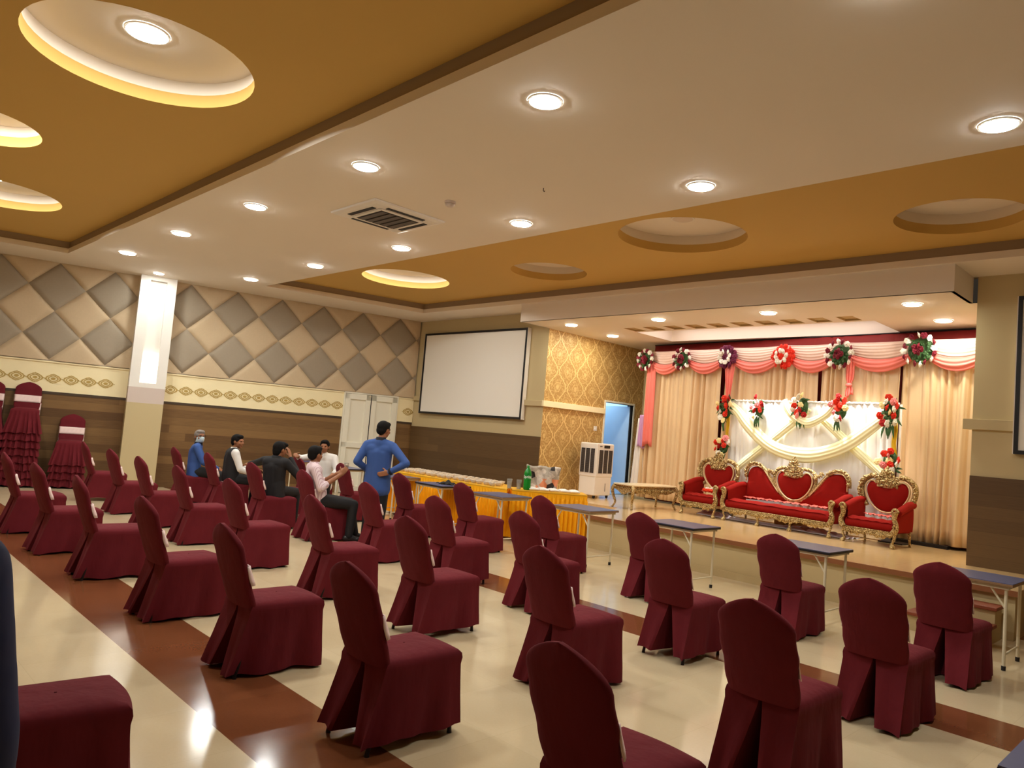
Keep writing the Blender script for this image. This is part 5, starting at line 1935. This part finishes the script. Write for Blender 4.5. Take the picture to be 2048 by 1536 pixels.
# man in black sitting sideways, hand at his cheek, left arm stretched out
person((-10.06, 5.10, -.005), rad(28), seated(lean=.0, head=(.02, .04, 1.13), chest=(0, -.02, .87), el=(-.40, .10, .90), wl=(-.62, .22, .86), er=(.33, .13, .75), wr=(.13, .15, 1.02), dr=(-.35, .1, .9), dl=(-1, .3, -.1), kl=(-.16, .42, .50), kr=(.10, .43, .50)),
       'seated person in a black shirt seen from behind, hand raised to the cheek', 'shirt_black', head_rot=(0, 0, rad(-18)), long_hair=True, curl=(.4, .25), pn=dict(nr=Vector((-1, .1, .2)), tr=Vector((0, -.3, 1))))
# man in the pink striped shirt with a glass
P4 = person((-9.0, 5.22, -.005), rad(-20), seated(lean=-.09, head=(-.03, -.08, 1.14), chest=(-.01, -.08, .87), el=(-.22, .06, .74), wl=(-.02, .24, .90), er=(.27, -.02, .72), wr=(.16, .25, .90), dr=(-.1, .6, .75), dl=(.5, .5, .5), kl=(-.09, .46, .50), kr=(.15, .46, .50), al=(-.06, .56, .085), ar=(.18, .43, .085)),
       'seated person in a pink striped shirt and black trousers holding a glass', 'shirt_pink', sleeve='short', head_rot=(0, 0, rad(28)), curl=(.6, .8), pn=dict(nr=Vector((-1, .2, .2)), tr=Vector((-.2, .4, 1)), nl=Vector((.2, 1, 0)), tl=Vector((0, 0, 1))))
g = empty('drinking_glass', (-9.0, 5.22, 0), rad(-20), 'small glass held up by the person in the pink shirt', 'glass')
b = MB(); b.lathe([(.024, 0), (.031, .10), (.029, .10), (.022, .006)], 18, Matrix.Translation((.10, .325, .955))); b.build('tumbler', M['glass'], g, smooth=True, angle=rad(50))
b = MB(); b.lathe([(.0215, .008), (.026, .07)], 18, Matrix.Translation((.10, .325, .955))); b.build('drink', plain('pale_tea', (214, 190, 160), .3), g, smooth=True, angle=rad(50))
# man in the white shirt facing the viewer, arm over a chair back
person((-11.62, 6.78, -.005), rad(-125), seated(lean=.04, head=(.0, .07, 1.14), er=(.40, -.04, .90), wr=(.48, .16, .97), dr=(-.3, 1, -.05), el=(-.25, .12, .72), wl=(-.12, .34, .60), kl=(-.13, .42, .52), kr=(.13, .42, .52)),
       'seated person in a white shirt facing the viewer, mostly hidden behind the pink shirted one', 'shirt_white', sleeve='short', head_rot=(0, 0, rad(-5)))
# standing man in blue, hands on his hips, seen from behind
person((-8.48, 5.80, 0), rad(34), dict(pelvis=(0, 0, .90), chest=(0, -.005, 1.22), neck=(0, -.01, 1.405), head=(.02, .02, 1.545), sl=(-.185, -.01, 1.325), sr=(.185, -.01, 1.325),
       el=(-.28, -.10, 1.09), er=(.43, -.10, 1.12), wl=(-.18, .12, .96), wr=(.20, -.12, .98), dr=(-.95, -.10, -.25), dl=(.3, .9, -.2), hl=(-.09, 0, .88), hr=(.09, 0, .88), kl=(-.10, .02, .48), kr=(.09, .02, .48), al=(-.10, -.02, .085), ar=(.08, -.02, .085)),
       'standing person in a blue uniform shirt seen from behind, hand on hip', 'shirt_blue', head_rot=(rad(-6), 0, rad(-22)), collar='collar_navy', cuff='collar_navy', hem=.16, curl=(.3, .25), pn=dict(nr=Vector((.1, 1, 0)), tr=Vector((0, .3, 1))))
# navy sleeve at the left edge: someone standing next to the viewer
person((-1.60, .06, 0), rad(60), dict(pelvis=(0, 0, .92), chest=(0, 0, 1.24), neck=(0, 0, 1.42), head=(0, .03, 1.56), sl=(-.20, 0, 1.35), sr=(.20, 0, 1.35),
       el=(-.25, .02, 1.07), er=(.25, .02, 1.07), wl=(-.22, .14, .84), wr=(.24, .10, .83), hl=(-.09, 0, .90), hr=(.09, 0, .90), kl=(-.10, .02, .48), kr=(.10, .02, .48), al=(-.10, -.02, .085), ar=(.10, -.02, .085)),
       'person in dark navy standing close by, only a sleeve showing at the left edge', 'navy', trouser='navy', hem=.16)
